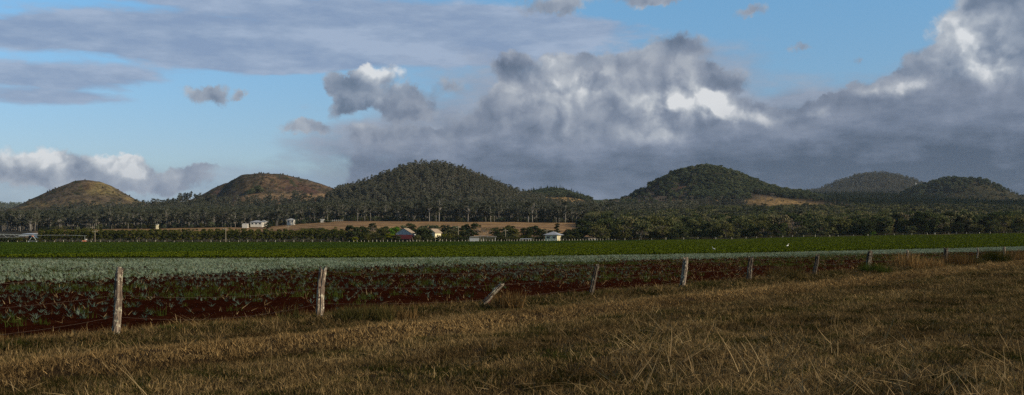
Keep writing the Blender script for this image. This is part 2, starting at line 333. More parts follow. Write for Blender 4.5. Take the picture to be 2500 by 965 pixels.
# ------------------------------------------------------------------ leaf clouds, plants and trees
def rquads(cen, size, rg, up=.0, aspect=1.):
    """one randomly turned quad per centre"""
    n = len(cen); a = rg.normal(size=(n, 3)); a /= np.linalg.norm(a, axis=1)[:, None]; b = rg.normal(size=(n, 3))
    b -= (a*b).sum(1)[:, None]*a; b /= np.linalg.norm(b, axis=1)[:, None]; a = a*size[:, None]*aspect; b = b*size[:, None]
    j = lambda: rg.uniform(.6, 1.2, (n, 1))
    V = np.stack([cen-a*j()-b*.4, cen+b*j()-a*.3, cen+a*j()+b*.4, cen-b*j()+a*.3], 1)
    return V.reshape(-1, 3)
def blobs_leaves(blobs, per, size, rg, shell=.55):
    """blobs: (x,y,z,rx,rz) foliage clumps, each filled with leaf-cluster faces, denser at its skin"""
    cen = []; sz = []; rn = []
    for (x, y, z, rx, rz) in blobs:
        n = int(per*(rx/blobs[0][3])**1.5)+6
        d = rg.normal(size=(n, 3)); d /= np.linalg.norm(d, axis=1)[:, None]; d[:, 2] = np.where(d[:, 2] < -.3, -d[:, 2]*.6, d[:, 2])
        r = shell+(1-shell)*rg.random(n)**.6; d *= r[:, None]
        cen.append(np.array([x, y, z])+d*np.array([rx, rx, rz])); sz.append(rg.uniform(.6, 1.4, n)*size); rn.append(np.clip(rg.random()*.5+rg.random(n)*.5, 0, 1))
    cen = np.vstack(cen); sz = np.concatenate(sz); rn = np.concatenate(rn)
    return rquads(cen, sz, rg), np.repeat(rn, 4)
def leafmesh(name, V, rn):
    return npmesh(name, V, np.arange(len(V)).reshape(-1, 4), {'rnd': rn})
def limb(mb, a, b, r0, r1, rg, wob=.06, n=4):
    a = np.array(a, float); b = np.array(b, float); L = np.linalg.norm(b-a); pts = [a]
    for k in range(1, 4): pts.append(a+(b-a)*k/4+rg.normal(size=3)*L*wob)
    pts.append(b); mb.tube(pts, [r0+(r1-r0)*k/4 for k in range(5)], n)
PROTO = {}
def tree_parts(kind, seed):
    """returns (trunk mesh, crown mesh) for a tree of unit-ish real size"""
    rg = np.random.default_rng(seed); mb = MB(); bl = []
    if kind == 'gum':
        h = rg.uniform(15, 19); top = h*.62; lean = rg.normal(size=2)*.5
        mb.tube([(0,0,-.5),(lean[0]*.3,lean[1]*.3,h*.25),(lean[0]*.7,lean[1]*.7,h*.45),(lean[0],lean[1],top)], [.36,.28,.22,.15], 6)
        for k in range(rg.integers(15, 20)):
            a = rg.uniform(0, 2*pi); zf = rg.uniform(.30, .96); rr = rg.uniform(.5, 4.6)*(1.1-abs(zf-.6)*1.3); z = h*zf; s0 = min(z*.85, h*rg.uniform(.3, .6))
            p = (lean[0]+rr*cos(a), lean[1]+rr*sin(a), z); limb(mb, (lean[0]*s0/top, lean[1]*s0/top, s0), p, .15, .04, rg)
            q = rg.uniform(1.1, 2.2); bl.append((*p, q, q*rg.uniform(.7, 1.1)))
        V, rn = blobs_leaves(bl, 40, .36, rg, .25)
    elif kind == 'hillgum':
        h = rg.uniform(9, 13); mb.tube([(0,0,-.5),(.1,0,h*.3),(.2,.1,h*.7)], [.28,.2,.12], 5)
        for k in range(rg.integers(9, 13)):
            a = rg.uniform(0, 2*pi); rr = rg.uniform(.3, 2.9); z = h*rg.uniform(.25, .95); p = (rr*cos(a), rr*sin(a), z)
            limb(mb, (0, 0, h*.35), p, .12, .03, rg); q = rg.uniform(.9, 1.7); bl.append((*p, q, q*rg.uniform(.7, 1.2)))
        V, rn = blobs_leaves(bl, 34, .36, rg, .25)
    elif kind in ('rain', 'round'):
        h = rg.uniform(7.5, 9.5); w = h*.52
        mb.tube([(0,0,-.5),(.1,0,h*.25),(0,.1,h*.6)], [.35,.28,.14], 6)
        for k in range(30 if kind == 'rain' else 34):
            a = rg.uniform(0, 2*pi); zf = .12+.8*((k+.5)/34)+rg.uniform(-.04, .04); rr = w*sqrt(max(0, 1-((zf-.38)/.68)**2))*rg.uniform(.4, .95)
            p = (rr*cos(a), rr*sin(a), h*zf); limb(mb, (0, 0, h*.25*rg.uniform(.8, 1.6)), p, .12, .03, rg); q = rg.uniform(1.1, 1.9)*(1 if kind == 'rain' else .95); bl.append((*p, q, q*.85))
        V, rn = blobs_leaves(bl, 70, .27, rg, .45)
    elif kind == 'orchard':
        h = rg.uniform(4.8, 5.4); mb.tube([(0,0,-.3),(.05,0,1.),(0,0,h*.8)], [.16,.13,.05], 6)
        for k in range(15):
            a = rg.uniform(0, 2*pi); zf = rg.uniform(.2, .95); rr = 1.5*(1.05-zf)**.4*rg.uniform(.35, .95); p = (rr*cos(a), rr*sin(a), h*zf)
            limb(mb, (0, 0, .8+zf), p, .06, .02, rg); q = rg.uniform(.55, .9); bl.append((*p, q, q*.9))
        V, rn = blobs_leaves(bl, 55, .19, rg, .4)
    elif kind == 'conifer':
        h = rg.uniform(14, 18); mb.tube([(0,0,-.5),(0,0,h*.5),(0,0,h*.97)], [.3,.18,.03], 6); cen = []; rn0 = []
        for z in np.linspace(h*.12, h, 26):
            rr = (h*1.03-z)*.19+.1
            for k in range(int(6+rr*9)):
                a = rg.uniform(0, 2*pi); r = rr*sqrt(rg.random())*rg.uniform(.7, 1.15); cen.append((r*cos(a), r*sin(a), z-r*.35+rg.normal()*.2)); rn0.append(rg.random())
        V = rquads(np.array(cen), rg.uniform(.25, .55, len(cen)), rg); rn = np.repeat(rn0, 4)
    elif kind == 'column':
        h = 9.; mb.tube([(0,0,-.3),(0,0,h*.9)], [.2,.05], 6)
        for k in range(20):
            zf = rg.uniform(.12, .97); a = rg.uniform(0, 2*pi); rr = 1.1*rg.uniform(.1, 1)*(1 if zf < .7 else .6); p = (rr*cos(a), rr*sin(a), h*zf)
            limb(mb, (0, 0, h*zf*.8), p, .06, .02, rg); q = rg.uniform(.6, 1.05); bl.append((*p, q, q*.8))
        V, rn = blobs_leaves(bl, 40, .25, rg, .4)
    elif kind == 'bare':
        h = 8.
        mb.tube([(0,0,-.3),(.1,0,1.6),(0,0,2.4)], [.22,.17,.14], 6); tips = []
        def br(p, d, L, r, n):
            e = p+d*L; limb(mb, p, e, r, r*.6, rg, .04, 4)
            if n == 0: tips.append(e); return
            for _ in range(3):
                d2 = d+rg.normal(size=3)*.45; d2[2] = abs(d2[2])*.8+.15; d2 /= np.linalg.norm(d2); br(e, d2, L*.68, r*.6, n-1)
        for k in range(4):
            a = k*pi/2+rg.uniform(-.4, .4); d = np.array([cos(a)*.6, sin(a)*.6, .75]); br(np.array([0, 0, 1.8]), d/np.linalg.norm(d), 2.2, .1, 3)
        tp = np.repeat(np.array(tips), 2, 0); cen = tp+rg.normal(size=tp.shape)*.3; V = rquads(cen, np.full(len(cen), .13), rg, aspect=2.5); rn = np.repeat(rg.random(len(cen)), 4)
    return mb.mesh(kind+'_trunk', True), leafmesh(kind+'_crown', V, rn)
SPEC = {'gum': ('bark_pale', 'gum', 5), 'hillgum': ('bark_pale', 'hillgum', 4), 'rain': ('bark', 'rain', 5), 'round': ('bark', 'dark', 3), 'orchard': ('bark', 'orchard', 4),
        'conifer': ('bark', 'conifer', 3), 'column': ('bark', 'dark', 1), 'bare': ('bark_pale', 'pink', 2)}
TP = {}
for kd, (bk, lf, n) in SPEC.items():
    TP[kd] = []
    for s in range(n):
        a, b = tree_parts(kd, 100*len(TP)+s); a.materials.append(M[bk]); b.materials.append(M[lf]); TP[kd].append((a, b))
def crown_variant(me, mat):
    c = me.copy(); c.materials.clear(); c.materials.append(M[mat]); return c
TPM = {}
def tree_meshes(kind, leaf, s):
    k = (kind, leaf, s)
    if k not in TPM:
        a, b = TP[kind][s]; TPM[k] = (a, b if leaf in (None, SPEC[kind][1]) else crown_variant(b, leaf))
    return TPM[k]
_DIM = {k: [(max(v.co.z for v in b.vertices), 2*np.percentile([hypot(v.co.x, v.co.y) for v in b.vertices], 96)) for a, b in v_] for k, v_ in TP.items()}
def tree(name, kind, x, y, label, cat, group, h=None, w=None, leaf=None, s=None, parts=True, sc=1.):
    s = R.randrange(len(TP[kind])) if s is None else s; a, b = tree_meshes(kind, leaf, s)
    o = empty(name, (x, y, h1(x, y)-.1), R.uniform(0, 6.28)); hz, wz = _DIM[kind][s]
    sz = h/hz if h else sc; sx = w/wz if w else sz; o.scale = (sx, sx, sz)
    tag(o, label, cat, group)
    for nm, me in (('trunk', a), ('crown', b)):
        c = bpy.data.objects.new(nm, me); COL.objects.link(c); c.parent = o
    return o

# ---- instanced stuff (only for what nobody could count)
def scatter(name, pts, scale, idx, protos, label, cat, rot=None, tilt=.0, kind='stuff'):
    n = len(pts); me = bpy.data.meshes.new(name); me.vertices.add(n); me.vertices.foreach_set('co', np.asarray(pts, np.float32).ravel())
    scale = np.asarray(scale, np.float32)
    if scale.ndim == 1: scale = np.repeat(scale[:, None], 3, 1)
    rt = np.zeros((n, 3), np.float32); rt[:, 2] = rng.uniform(0, 6.283, n) if rot is None else rot
    if tilt: rt[:, :2] = rng.normal(0, tilt, (n, 2))
    me.attributes.new('sc', 'FLOAT_VECTOR', 'POINT').data.foreach_set('vector', scale.ravel())
    me.attributes.new('rt', 'FLOAT_VECTOR', 'POINT').data.foreach_set('vector', rt.ravel())
    me.attributes.new('ix', 'INT', 'POINT').data.foreach_set('value', np.asarray(idx, np.int32))
    col = bpy.data.collections.new(name+'_kinds')
    for k, (pm, mats) in enumerate(protos):
        po = bpy.data.objects.new('%s_kind_%03d' % (name, k), pm); col.objects.link(po)
    o = put(name, me); md = o.modifiers.new('scatter', 'NODES'); g = bpy.data.node_groups.new(name, 'GeometryNodeTree'); md.node_group = g
    g.interface.new_socket('Geometry', in_out='INPUT', socket_type='NodeSocketGeometry'); g.interface.new_socket('Geometry', in_out='OUTPUT', socket_type='NodeSocketGeometry')
    N = g.nodes; L = g.links; gi = N.new('NodeGroupInput'); go = N.new('NodeGroupOutput')
    m2p = N.new('GeometryNodeMeshToPoints'); ci = N.new('GeometryNodeCollectionInfo'); ci.inputs['Collection'].default_value = col; ci.inputs['Separate Children'].default_value = True; ci.inputs['Reset Children'].default_value = True
    ip = N.new('GeometryNodeInstanceOnPoints'); ip.inputs['Pick Instance'].default_value = True
    def na(nm, ty):
        x = N.new('GeometryNodeInputNamedAttribute'); x.data_type = ty; x.inputs['Name'].default_value = nm; return x.outputs['Attribute']
    e2r = N.new('FunctionNodeEulerToRotation'); L.new(na('rt', 'FLOAT_VECTOR'), e2r.inputs[0])
    L.new(gi.outputs[0], m2p.inputs[0]); L.new(m2p.outputs[0], ip.inputs['Points']); L.new(ci.outputs[0], ip.inputs['Instance'])
    L.new(na('ix', 'INT'), ip.inputs['Instance Index']); L.new(na('sc', 'FLOAT_VECTOR'), ip.inputs['Scale']); L.new(e2r.outputs[0], ip.inputs['Rotation']); L.new(ip.outputs[0], go.inputs[0])
    return tag(o, label, cat, kind=kind)
def joined(a, b):
    """trunk and crown as one mesh with two materials, for the stuff forests"""
    Va = np.array([v.co for v in a.vertices]); Vb = np.array([v.co for v in b.vertices]); n = len(Va)
    fs = [tuple(p.vertices) for p in a.polygons]+[tuple(i+n for i in p.vertices) for p in b.polygons]
    me = bpy.data.meshes.new('forest_tree'); me.from_pydata(np.vstack([Va, Vb]).tolist(), [], fs)
    me.polygons.foreach_set('material_index', [0]*len(a.polygons)+[1]*len(b.polygons))
    rn = np.zeros(len(Va)+len(Vb), np.float32); rb = np.zeros(len(Vb), np.float32); b.attributes['rnd'].data.foreach_get('value', rb); rn[n:] = rb
    me.attributes.new('rnd', 'FLOAT', 'POINT').data.foreach_set('value', rn)
    me.materials.append(a.materials[0]); me.materials.append(b.materials[0]); me.update(); return me

# ---- forests
FK = [('gum', None, 5), ('hillgum', None, 4), ('rain', None, 5), ('conifer', None, 3), ('hillgum', 'hillgreen', 4), ('bare', None, 2), ('round', 'hillgreen', 3), ('round', 'scrub', 3)]
FI = {}; FP = []
for kd, lf, n in FK:
    FI[(kd, lf)] = list(range(len(FP), len(FP)+n))
    for s in range(n): FP.append((joined(*tree_meshes(kd, lf, s)), None))
def ffront(px): return np.interp(px, [-400, 0, 560, 580, 850, 1250, 1420, 1480, 3000], [865, 868, 872, 868, 880, 884, 886, 900, 900])
def fanpts(n, y0, y1, t0=-.6, t1=.62, pw=2.):
    u = rng.random(n); Y = (y0**pw+(y1**pw-y0**pw)*u)**(1/pw); t = rng.uniform(t0, t1, n); return t*Y, Y
pts = []; scs = []; ids = []
def addf(X, Y, keep, key, s0, s1, p=None):
    X = X[keep]; Y = Y[keep]; n = len(X); pts.append(np.stack([X, Y, H(X, Y)-.2], 1)); scs.append(rng.uniform(s0, s1, n)); ids.append(rng.choice(FI[key], n))
def hz(nm, X, Y): return hill_z([h[0] for h in _HT].index(nm), X, Y)-base_h(X, Y)
def rows(X, Y): Z = Hraw(X, Y); return 1250+F*X/Y, HR-(Z-EYE)*F/Y
X, Y = fanpts(46000, 900, 2600, pw=1.6); px, rw = rows(X, Y); nz = fbm(X/40, Y/40, 3); r0 = rng.random(len(X))
bare12 = (hz('h1', X, Y) > 9+nz*16-6) | (hz('h2', X, Y) > 8+nz*22) | (hz('h2b', X, Y) > 8+nz*20)
h5 = hz('h5', X, Y) > 6; h3 = hz('h3', X, Y) > 3; h7 = hz('h7', X, Y) > 10; h4 = hz('h4', X, Y) > 4
cl_ = rw-np.clip(px-1850, 0, 200)*.13; tan5 = (((px > 1825) & (px < 2080) & (cl_ > 474) & (cl_ < 513)) | ((px > 1635) & (px <= 1835) & (cl_ > 484+nz*8) & (cl_ < 500) & (r0 < .8))) & (Y > 1150)
ok = (Y > ffront(px)+45) & ~bare12
left = ok & (px < 1500) & ~h4 & ~h5 & ~h3
addf(X, Y, left & (px < 1350), ('gum', None), .62, .95)
addf(X, Y, left & (px >= 1350), ('hillgum', None), .8, 1.2)
addf(X, Y, ok & h3 & (r0 < .85) & ~((nz > .62) & (px < 1060) & (rw < 470)), ('hillgum', None), .55, 1.2)
brown5 = box2(1545, 1690, 452, 500, 20, 6, px, rw) > .5
addf(X, Y, ok & h5 & ~tan5 & (~brown5 | (r0 < .25)), ('round', 'hillgreen'), .5, .95)
addf(X, Y, ok & h5 & ~tan5 & brown5 & (r0 < .6), ('bare', None), .5, .9)
darkband = ok & (px > 1880) & (Y > 1500) & ~h7 & ~h5 & ~tan5
addf(X, Y, darkband, ('conifer', None), .6, .95)
rr_ = ok & (px >= 1500) & ~h5 & ~h7 & ~tan5 & (Y <= 1500)
addf(X, Y, rr_ & (px < 1700), ('hillgum', None), .7, 1.2); addf(X, Y, rr_ & (px >= 1700), ('rain', None), .5, .85)
addf(X, Y, ok & (px >= 1500) & (px <= 1880) & ~h5 & ~tan5 & (Y > 1500), ('gum', None), .5, .9)
addf(X, Y, ok & h7 & (r0 < 1.35-(rw-440)/24-np.clip(px-2380, 0, 150)/90+(nz-.5)*1.5), ('round', 'hillgreen'), .7, 1.3)
addf(X, Y, ok & h7 & (r0 < .25) & (rw >= 455), ('round', None) if ('round', None) in FI else ('hillgum', 'hillgreen'), .35, .7)
addf(X, Y, ok & h7 & (r0 > .45) & (nz > .38), ('round', 'hillgreen'), .3, .8)
addf(X, Y, ok & h7 & (px < 2260), ('round', 'hillgreen'), .8, 1.3)
X, Y = fanpts(26000, 1560, 2600, pw=1.5); px, rw = rows(X, Y)
bb = (hz('h1', X, Y) > 4) | (hz('h2', X, Y) > 4) | (hz('h2b', X, Y) > 4) | (hz('h7', X, Y) > 4) | (hz('h5', X, Y) > 4); nb_ = fbm(X/18, Y/18, 4)
addf(X, Y, bb & (nb_ > .42+.16*rng.random(len(X))), ('round', 'scrub'), .10, .28)
X, Y = fanpts(4200, 1500, 1830, T(1420), T(1980)); px, rw = rows(X, Y); r1 = rng.random(len(X)); b5 = box2(1560, 1690, 455, 495, 20, 6, px, rw) > .5
addf(X, Y, (hz('h5', X, Y) > 6) & (rw < 486) & ((~b5) | (r1 < .3)) & ~((px > 1830) & (rw-np.clip(px-1850, 0, 200)*.13 > 474)), ('round', 'hillgreen'), .4, 1.2)
X, Y = fanpts(2600, 1820, 1990, T(1230), T(1450)); px, rw = rows(X, Y); addf(X, Y, (hz('h4', X, Y) > 2) & (rw < 483+np.clip(px-1400, 0, 60)*.2), ('round', 'hillgreen'), .6, 1.05)
X, Y = fanpts(2200, 1330, 1520, T(800), T(1330)); addf(X, Y, hz('h3', X, Y) > 3, ('hillgum', None), .45, 1.15)
X, Y = fanpts(700, 1330, 1950, T(850), T(1900)); addf(X, Y, ((hz('h5', X, Y) > 6) | (hz('h3', X, Y) > 3)), ('bare', None), .8, 1.2)
X, Y = fanpts(9000, 3500, 4700, T(1850), T(2450)); addf(X, Y, hz('h6', X, Y) > -5, ('hillgum', None), 1.1, 1.8)
X, Y = fanpts(6000, 4600, 6200, T(-400), T(150)); addf(X, Y, hz('h8', X, Y) > -5, ('hillgum', 'hillgreen'), 1.4, 2.2)
X, Y = fanpts(5000, 2300, 3600, T(1350), T(1620)); addf(X, Y, Y > 0, ('hillgum', 'hillgreen'), 1.1, 1.8)
# the far part of the rainforest on the right, behind the single trees
X, Y = fanpts(5200, 560, 960, T(1440), T(2700), 1.6); px, rw = rows(X, Y)
addf(X, Y, (Y > np.interp(px, [1440, 1560], [760, 600])) & (rng.random(len(X)) < .75), ('rain', None), .75, 1.3)
addf(X, Y, (Y > 640) & (px > 1500) & (rng.random(len(X)) < .25), ('gum', None), .45, .7)
allp = np.vstack(pts)
scatter('forest', allp, np.concatenate(scs), np.concatenate(ids), FP, 'dense grey green forest covering the slopes and hills behind the fields', 'forest')

# ---- single forest-edge gum trees (the nearest 290)
n = 0; used = []
special = [(1048, 'tall gum tree with a white trunk at the forest edge, left of a twin one', 1.15), (1072, 'tall gum tree with a thick white trunk at the forest edge', 1.2), (1142, 'forked white gum tree standing at the edge of the brown field', 1.2),
           (1290, 'slim white trunked gum tree, left of a pair behind the brown field', 1.05), (1300, 'bright white trunked gum tree, right of a pair behind the brown field', 1.1), (1380, 'pale trunked gum tree near the right end of the brown field', 1.),
           (50, 'white stemmed gum tree above the left end of the blue walled shed', .95), (76, 'pale forked gum tree behind the blue walled shed', .95), (1198, 'pale trunked gum tree at the middle of the forest edge', 1.)]
M['bark_white'] = simple('white_bark', (.33,.305,.26), (.15,.13,.105), 1.2, stretch=(1,1,.3))
for k, (p, lb, s) in enumerate(special):
    y = float(ffront(p))-4; o = tree('gum_tree', 'gum', T(p)*y, y, lb, 'tree', 'white trunked gum trees at the forest edge', sc=s, s=k % 5)
    tr = o.children[0] if 'trunk' in o.children[0].name else o.children[1]; tr.data = tr.data.copy(); tr.data.materials.clear(); tr.data.materials.append(M['bark_white']); tr.scale = (.95, .95, 1.)
for k in range(282):
    p = -30+(k+R.random())*1520/282; y = float(ffront(p))+2+R.random()**1.5*60
    z = 'behind the brown field' if p > 840 else 'behind the orchard and dry paddock'
    tree('gum_tree', 'gum', T(p)*y, y, 'grey green gum tree in the front of the forest ' + z, 'tree', 'gum trees along the forest edge ' + z, sc=R.uniform(.72, 1.))
for k in range(200):
    p = 90+k*6.8+R.uniform(-3, 3); y = float(ffront(p))+R.uniform(0, 25)
    tree('shrub', R.choice(['round', 'rain']), T(p)*y, y, 'low dark bush under the gum trees of the forest edge', 'shrub', 'bushes under the gum trees', sc=R.uniform(.3, .62), leaf=R.choice(['dark', 'hillgreen', 'olive']))
# ---- rainforest trees on the right
RK = [('rain', None, 'dark mottled broadleaf tree in the wood beyond the right half of the green field'), ('rain', None, None), ('rain', 'olive', 'olive brown tree in the wood beyond the right half of the green field'),
      ('round', 'dark', 'very dark round tree in the wood beyond the right half of the green field'), ('bare', 'pink', 'pale leafless tree in the wood beyond the right half of the green field')]
for k in range(285):
    f = (k+.5)/285; row_ = int(f*7); p = 1415+R.random()*1130
    y0 = 476 if p < 2250 else 486
    y = y0+row_*17+R.uniform(-6, 6); c = R.choices([0, 2, 3, 4], [.56, .2, .16, .08])[0]; kd, lf, lb = RK[c]
    if p < 1480 and row_ > 4: p += 150
    tree('rainforest_tree' if kd != 'bare' else 'bare_tree', kd, T(p)*y, y, lb, 'tree', 'trees of the wood right of the houses: ' + lb.split(' tree')[0], leaf=lf, sc=R.uniform(.6, 1.3)*(1 if row_ > 0 else .85))
# ---- orchard hedge
for r_, y in enumerate((468, 476, 485, 495)):
    p = 100
    while p < 838:
        far_ = p > 560
        tree('orchard_tree', 'orchard', T(p)*(y+R.uniform(-.6, .6)), y, 'dark green fruit tree in the %s orchard row beyond the field' % ('front' if r_ == 0 else 'back'), 'tree', 'fruit trees of the %s orchard row' % ('front' if r_ == 0 else 'back'),
             sc=R.uniform(.88, 1.06)*(1 if r_ < 2 else 1.05))
        p += R.uniform(14.5, 18.5)
for k in range(16):
    p = -22+k*7.6; y = R.uniform(470, 480)
    tree('shrub', R.choice(['rain', 'orchard']), T(p)*y, y, 'dark bush in the hedge behind the irrigator, left of the orchard', 'shrub', 'bushes behind the irrigator', h=R.uniform(1.8, 2.4), w=R.uniform(3, 4.5), leaf='dark' if k % 3 else 'orchard')
# ---- conifers on the small hill
k = 0
while k < 210:
    p = R.uniform(1262, 1432); y = R.uniform(1810, 1960); x = T(p)*y; P_, Rw = rows(np.array([x]), np.array([y]))
    if hz('h4', np.array([x]), np.array([y]))[0] < 3 or (p > 1305 and p < 1400 and Rw[0] > 480) or (p >= 1400 and Rw[0] > 492): 
        if R.random() < .97: continue
        continue
    tree('conifer_tree', 'conifer', x, y, 'dark pointed conifer on the small hill between the two big wooded hills', 'tree', 'conifers of the small hill', sc=R.uniform(.5, .85)); k += 1
# ---- clump on the brown hill
for k in range(7):
    p = 604+k*5.5+R.uniform(-2, 2); y = 1612+R.uniform(-6, 6)
    tree('hill_tree', 'round', T(p)*y, y, 'dark tree in the lone clump on the brown hillside', 'tree', 'trees of the lone clump on the brown hill', sc=R.uniform(.8, 1.15), leaf='hillgreen')

# ---- hand-placed trees round the houses: column, distance, top row, width px, kind, leaf, label
G = [(860,482,549,42,'round','dark','dark spreading tree at the right end of the orchard, taller of two'), (885,490,551,40,'round','dark','dark round tree just right of the tallest orchard end tree'),
 (868,463,578,18,'round','yellow','small yellow green bush at the end of the orchard'), (910,650,544,21,'round','dark','lone dark round tree standing in the brown field'),
 (904,540,553,34,'bare','pink','pinkish leafless tree below the lone dark tree of the brown field'), (932,500,556,34,'rain','olive','olive tree left of the bright green tree'),
 (966,492,552,36,'round','bright','bright green tree beside the red roofed barn'), (915,474,568,40,'rain','olive','low olive shrubby tree at the field edge, left of the red roofed barn'),
 (952,472,570,30,'round','yellow','yellowish bush left of the red roofed barn'), (893,472,566,36,'rain','orchard','mottled green bushy tree at the field edge beside the orchard end'),
 (938,560,551,30,'round','dark','dark tree behind the olive tree near the brown field'), (1004,575,543,30,'round','dark','flat topped dark tree rising behind the grey gabled barn'),
 (986,560,549,22,'round','hillgreen','small green tree left behind the grey gabled barn'), (1036,570,547,32,'rain','hillgreen','green tree behind the very dark tree between barn and cream house'),
 (1062,565,549,34,'round','hillgreen','green tree behind the small cream house'), (1090,570,548,32,'rain','dark','dark tree behind the palms'), (1112,560,551,26,'round','hillgreen','green tree left of the big tree beside the power pole'),
 (1033,479,556,44,'round','dark','very dark dense tree between the barn and the small cream house'), (1018,470,572,16,'round','olive','small olive shrub against the grey barn wall'),
 (1146,528,542,56,'rain','dark','big dark tree beside the power pole, tallest near the houses'), (1130,500,560,26,'rain','olive','olive tree under the big tree beside the power pole'), (1172,505,555,32,'bare','pink','grey leafless tree behind the open carport'),
 (1190,530,553,34,'bare','olive','grey twiggy tree right behind the carport'), (1208,560,553,32,'rain','dark','dark tree right of the leafless trees'), (1236,520,551,46,'rain','olive','wide greyish tree behind the power pole right of the carport'),
 (1244,570,549,30,'round','dark','dark topped tree behind the wide greyish tree'), (1282,540,555,30,'round','dark','dark tree left of the pyramid roofed house, leftmost of four'), (1304,550,550,38,'round','dark','dark tree left of the pyramid roofed house, tallest of four'),
 (1324,535,557,30,'rain','dark','dark mottled tree left of the pyramid roofed house'), (1342,540,560,26,'round','dark','dark tree right behind the pyramid roofed house'), (1361,505,544,18,'column','dark','tall narrow tree beside the pyramid roofed house'),
 (1394,484,563,46,'rain','dark','broad dark tree right of the pyramid roofed house'), (1412,500,556,40,'rain','dark','dark tree at the left end of the wood'), (1285,476,572,34,'round','orchard','low green tree behind the open low shelter'),
 (1220,474,573,26,'round','orchard','low bushy tree right of the carport'), (1250,474,575,34,'round','orchard','low bushy tree between carport and low shelter'), (1316,476,576,24,'round','dark','low dark bush left of the pyramid roofed house'),
 (775,560,555,40,'rain','dark','dark tree behind the orchard, below the white farm cabin'), (745,600,556,30,'rain','olive','olive bush behind the orchard'), (654,790,545,22,'rain','dark','dark tree right of the white farmhouse'),
 (815,520,558,30,'rain','olive','olive tree behind the right end of the orchard'), (837,500,560,28,'round','orchard','green tree behind the right end of the orchard'), (740,835,536,14,'round','hillgreen','green tree at the forest edge left of the cabin'),
 (215,520,556,18,'rain','olive','grey green tree rising behind the orchard at the left'), (660,835,541,24,'rain','dark','dark tree beside the white farmhouse'), (723,842,525,10,'conifer',None,'dark pointed tree beside the farm cottage'),
 (800,838,540,26,'round','hillgreen','green tree right of the small white hut'), (770,842,542,22,'rain','dark','dark tree beside the small white hut'), (130,505,560,50,'round','dark','bushy tree right of the blue walled shed'),
 (1100,476,578,18,'round','olive','small bush beside the palms'), (1345,474,579,16,'round','bright','small green bush in front of the pyramid roofed house'),(2390,560,541,60,'round','olive','big rounded tree standing out at the right of the wood'),
 (2120,474,561,34,'round','bright','fresh green dense tree at the field edge in the right wood'),(1640,474,567,36,'round','dark','very dark low tree at the field edge in the wood'),(1870,474,563,38,'bare','pink','large pale leafless tree at the edge of the wood, left of another'),(1960,474,567,34,'bare','pink','large pale leafless tree at the edge of the wood, right of another')]
for p, y, top, w, kd, lf, lb in G:
    x = T(p)*y; h = max(2., zrow(y, top)-h1(x, y)); tree('conifer_tree' if kd == 'conifer' else 'bare_tree' if kd == 'bare' else 'garden_tree' if h > 4 else 'shrub', kd, x, y, lb, 'tree' if h > 4 else 'shrub', None, h=h, w=w*y/F, leaf=lf)
# low shrubs in front of the houses, along the edge
for k in range(84):
    p = 842+(k % 42)*13.8+R.uniform(-4, 4); y = R.uniform(464, 474) if k < 42 else R.uniform(486, 530)
    if 1140 < p < 1215 or 1325 < p < 1375 or 975 < p < 1016 or 1270 < p < 1312: continue
    tree('shrub', R.choice(['rain', 'round']), T(p)*y, y, 'low shrub behind the field edge posts among the houses', 'shrub', 'low shrubs behind the field edge posts', h=R.uniform(1.8, 3.4)*(1 if k < 42 else 1.6), w=R.uniform(2.8, 5.)*(1 if k < 42 else 1.5), leaf=R.choice(['olive', 'dark', 'orchard', 'dark']))
# palms (crotons) with yellow green fronds
def palm(x, y, h, lb):
    o = empty('palm', (x, y, h1(x, y))); tag(o, lb, 'palm', 'palms by the cream house'); mb = MB(); mb.tube([(0,0,-.2),(.05,0,h*.5),(0,0,h*.7)], [.14,.11,.09], 6).build('trunk', M['bark'], o)
    V = []; 
    for k in range(22):
        a = R.uniform(0, 6.28); el = R.uniform(.1, 1.2); L = R.uniform(1.2, 2.)*h/4; d = np.array([cos(a), sin(a), 0]); s = np.array([-sin(a), cos(a), 0]); p0 = np.array([0, 0, h*R.uniform(.45, .7)]); 
        for j in range(4):
            q = lambda u: p0+d*L*u*cos(el)+np.array([0, 0, 1])*L*(u*sin(el)-.9*u*u*.7)
            u0, u1 = j/4, (j+1)/4; w0, w1 = .22*(1-u0*.8), .22*(1-u1*.9); V += [q(u0)-s*w0, q(u1)-s*w1, q(u1)+s*w1, q(u0)+s*w0]
    me = leafmesh('fronds', np.array(V), np.random.default_rng(1).random(len(V))); put('frond_crown', me, M['olive' if R.random() < .4 else 'yellow'], o)
for k, (p, h) in enumerate([(1072,3.4),(1081,4.2),(1090,3.8),(1099,4.),(1064,2.8)]): palm(T(p)*472, 472, h, 'yellow green palm in the clump right of the small cream house')

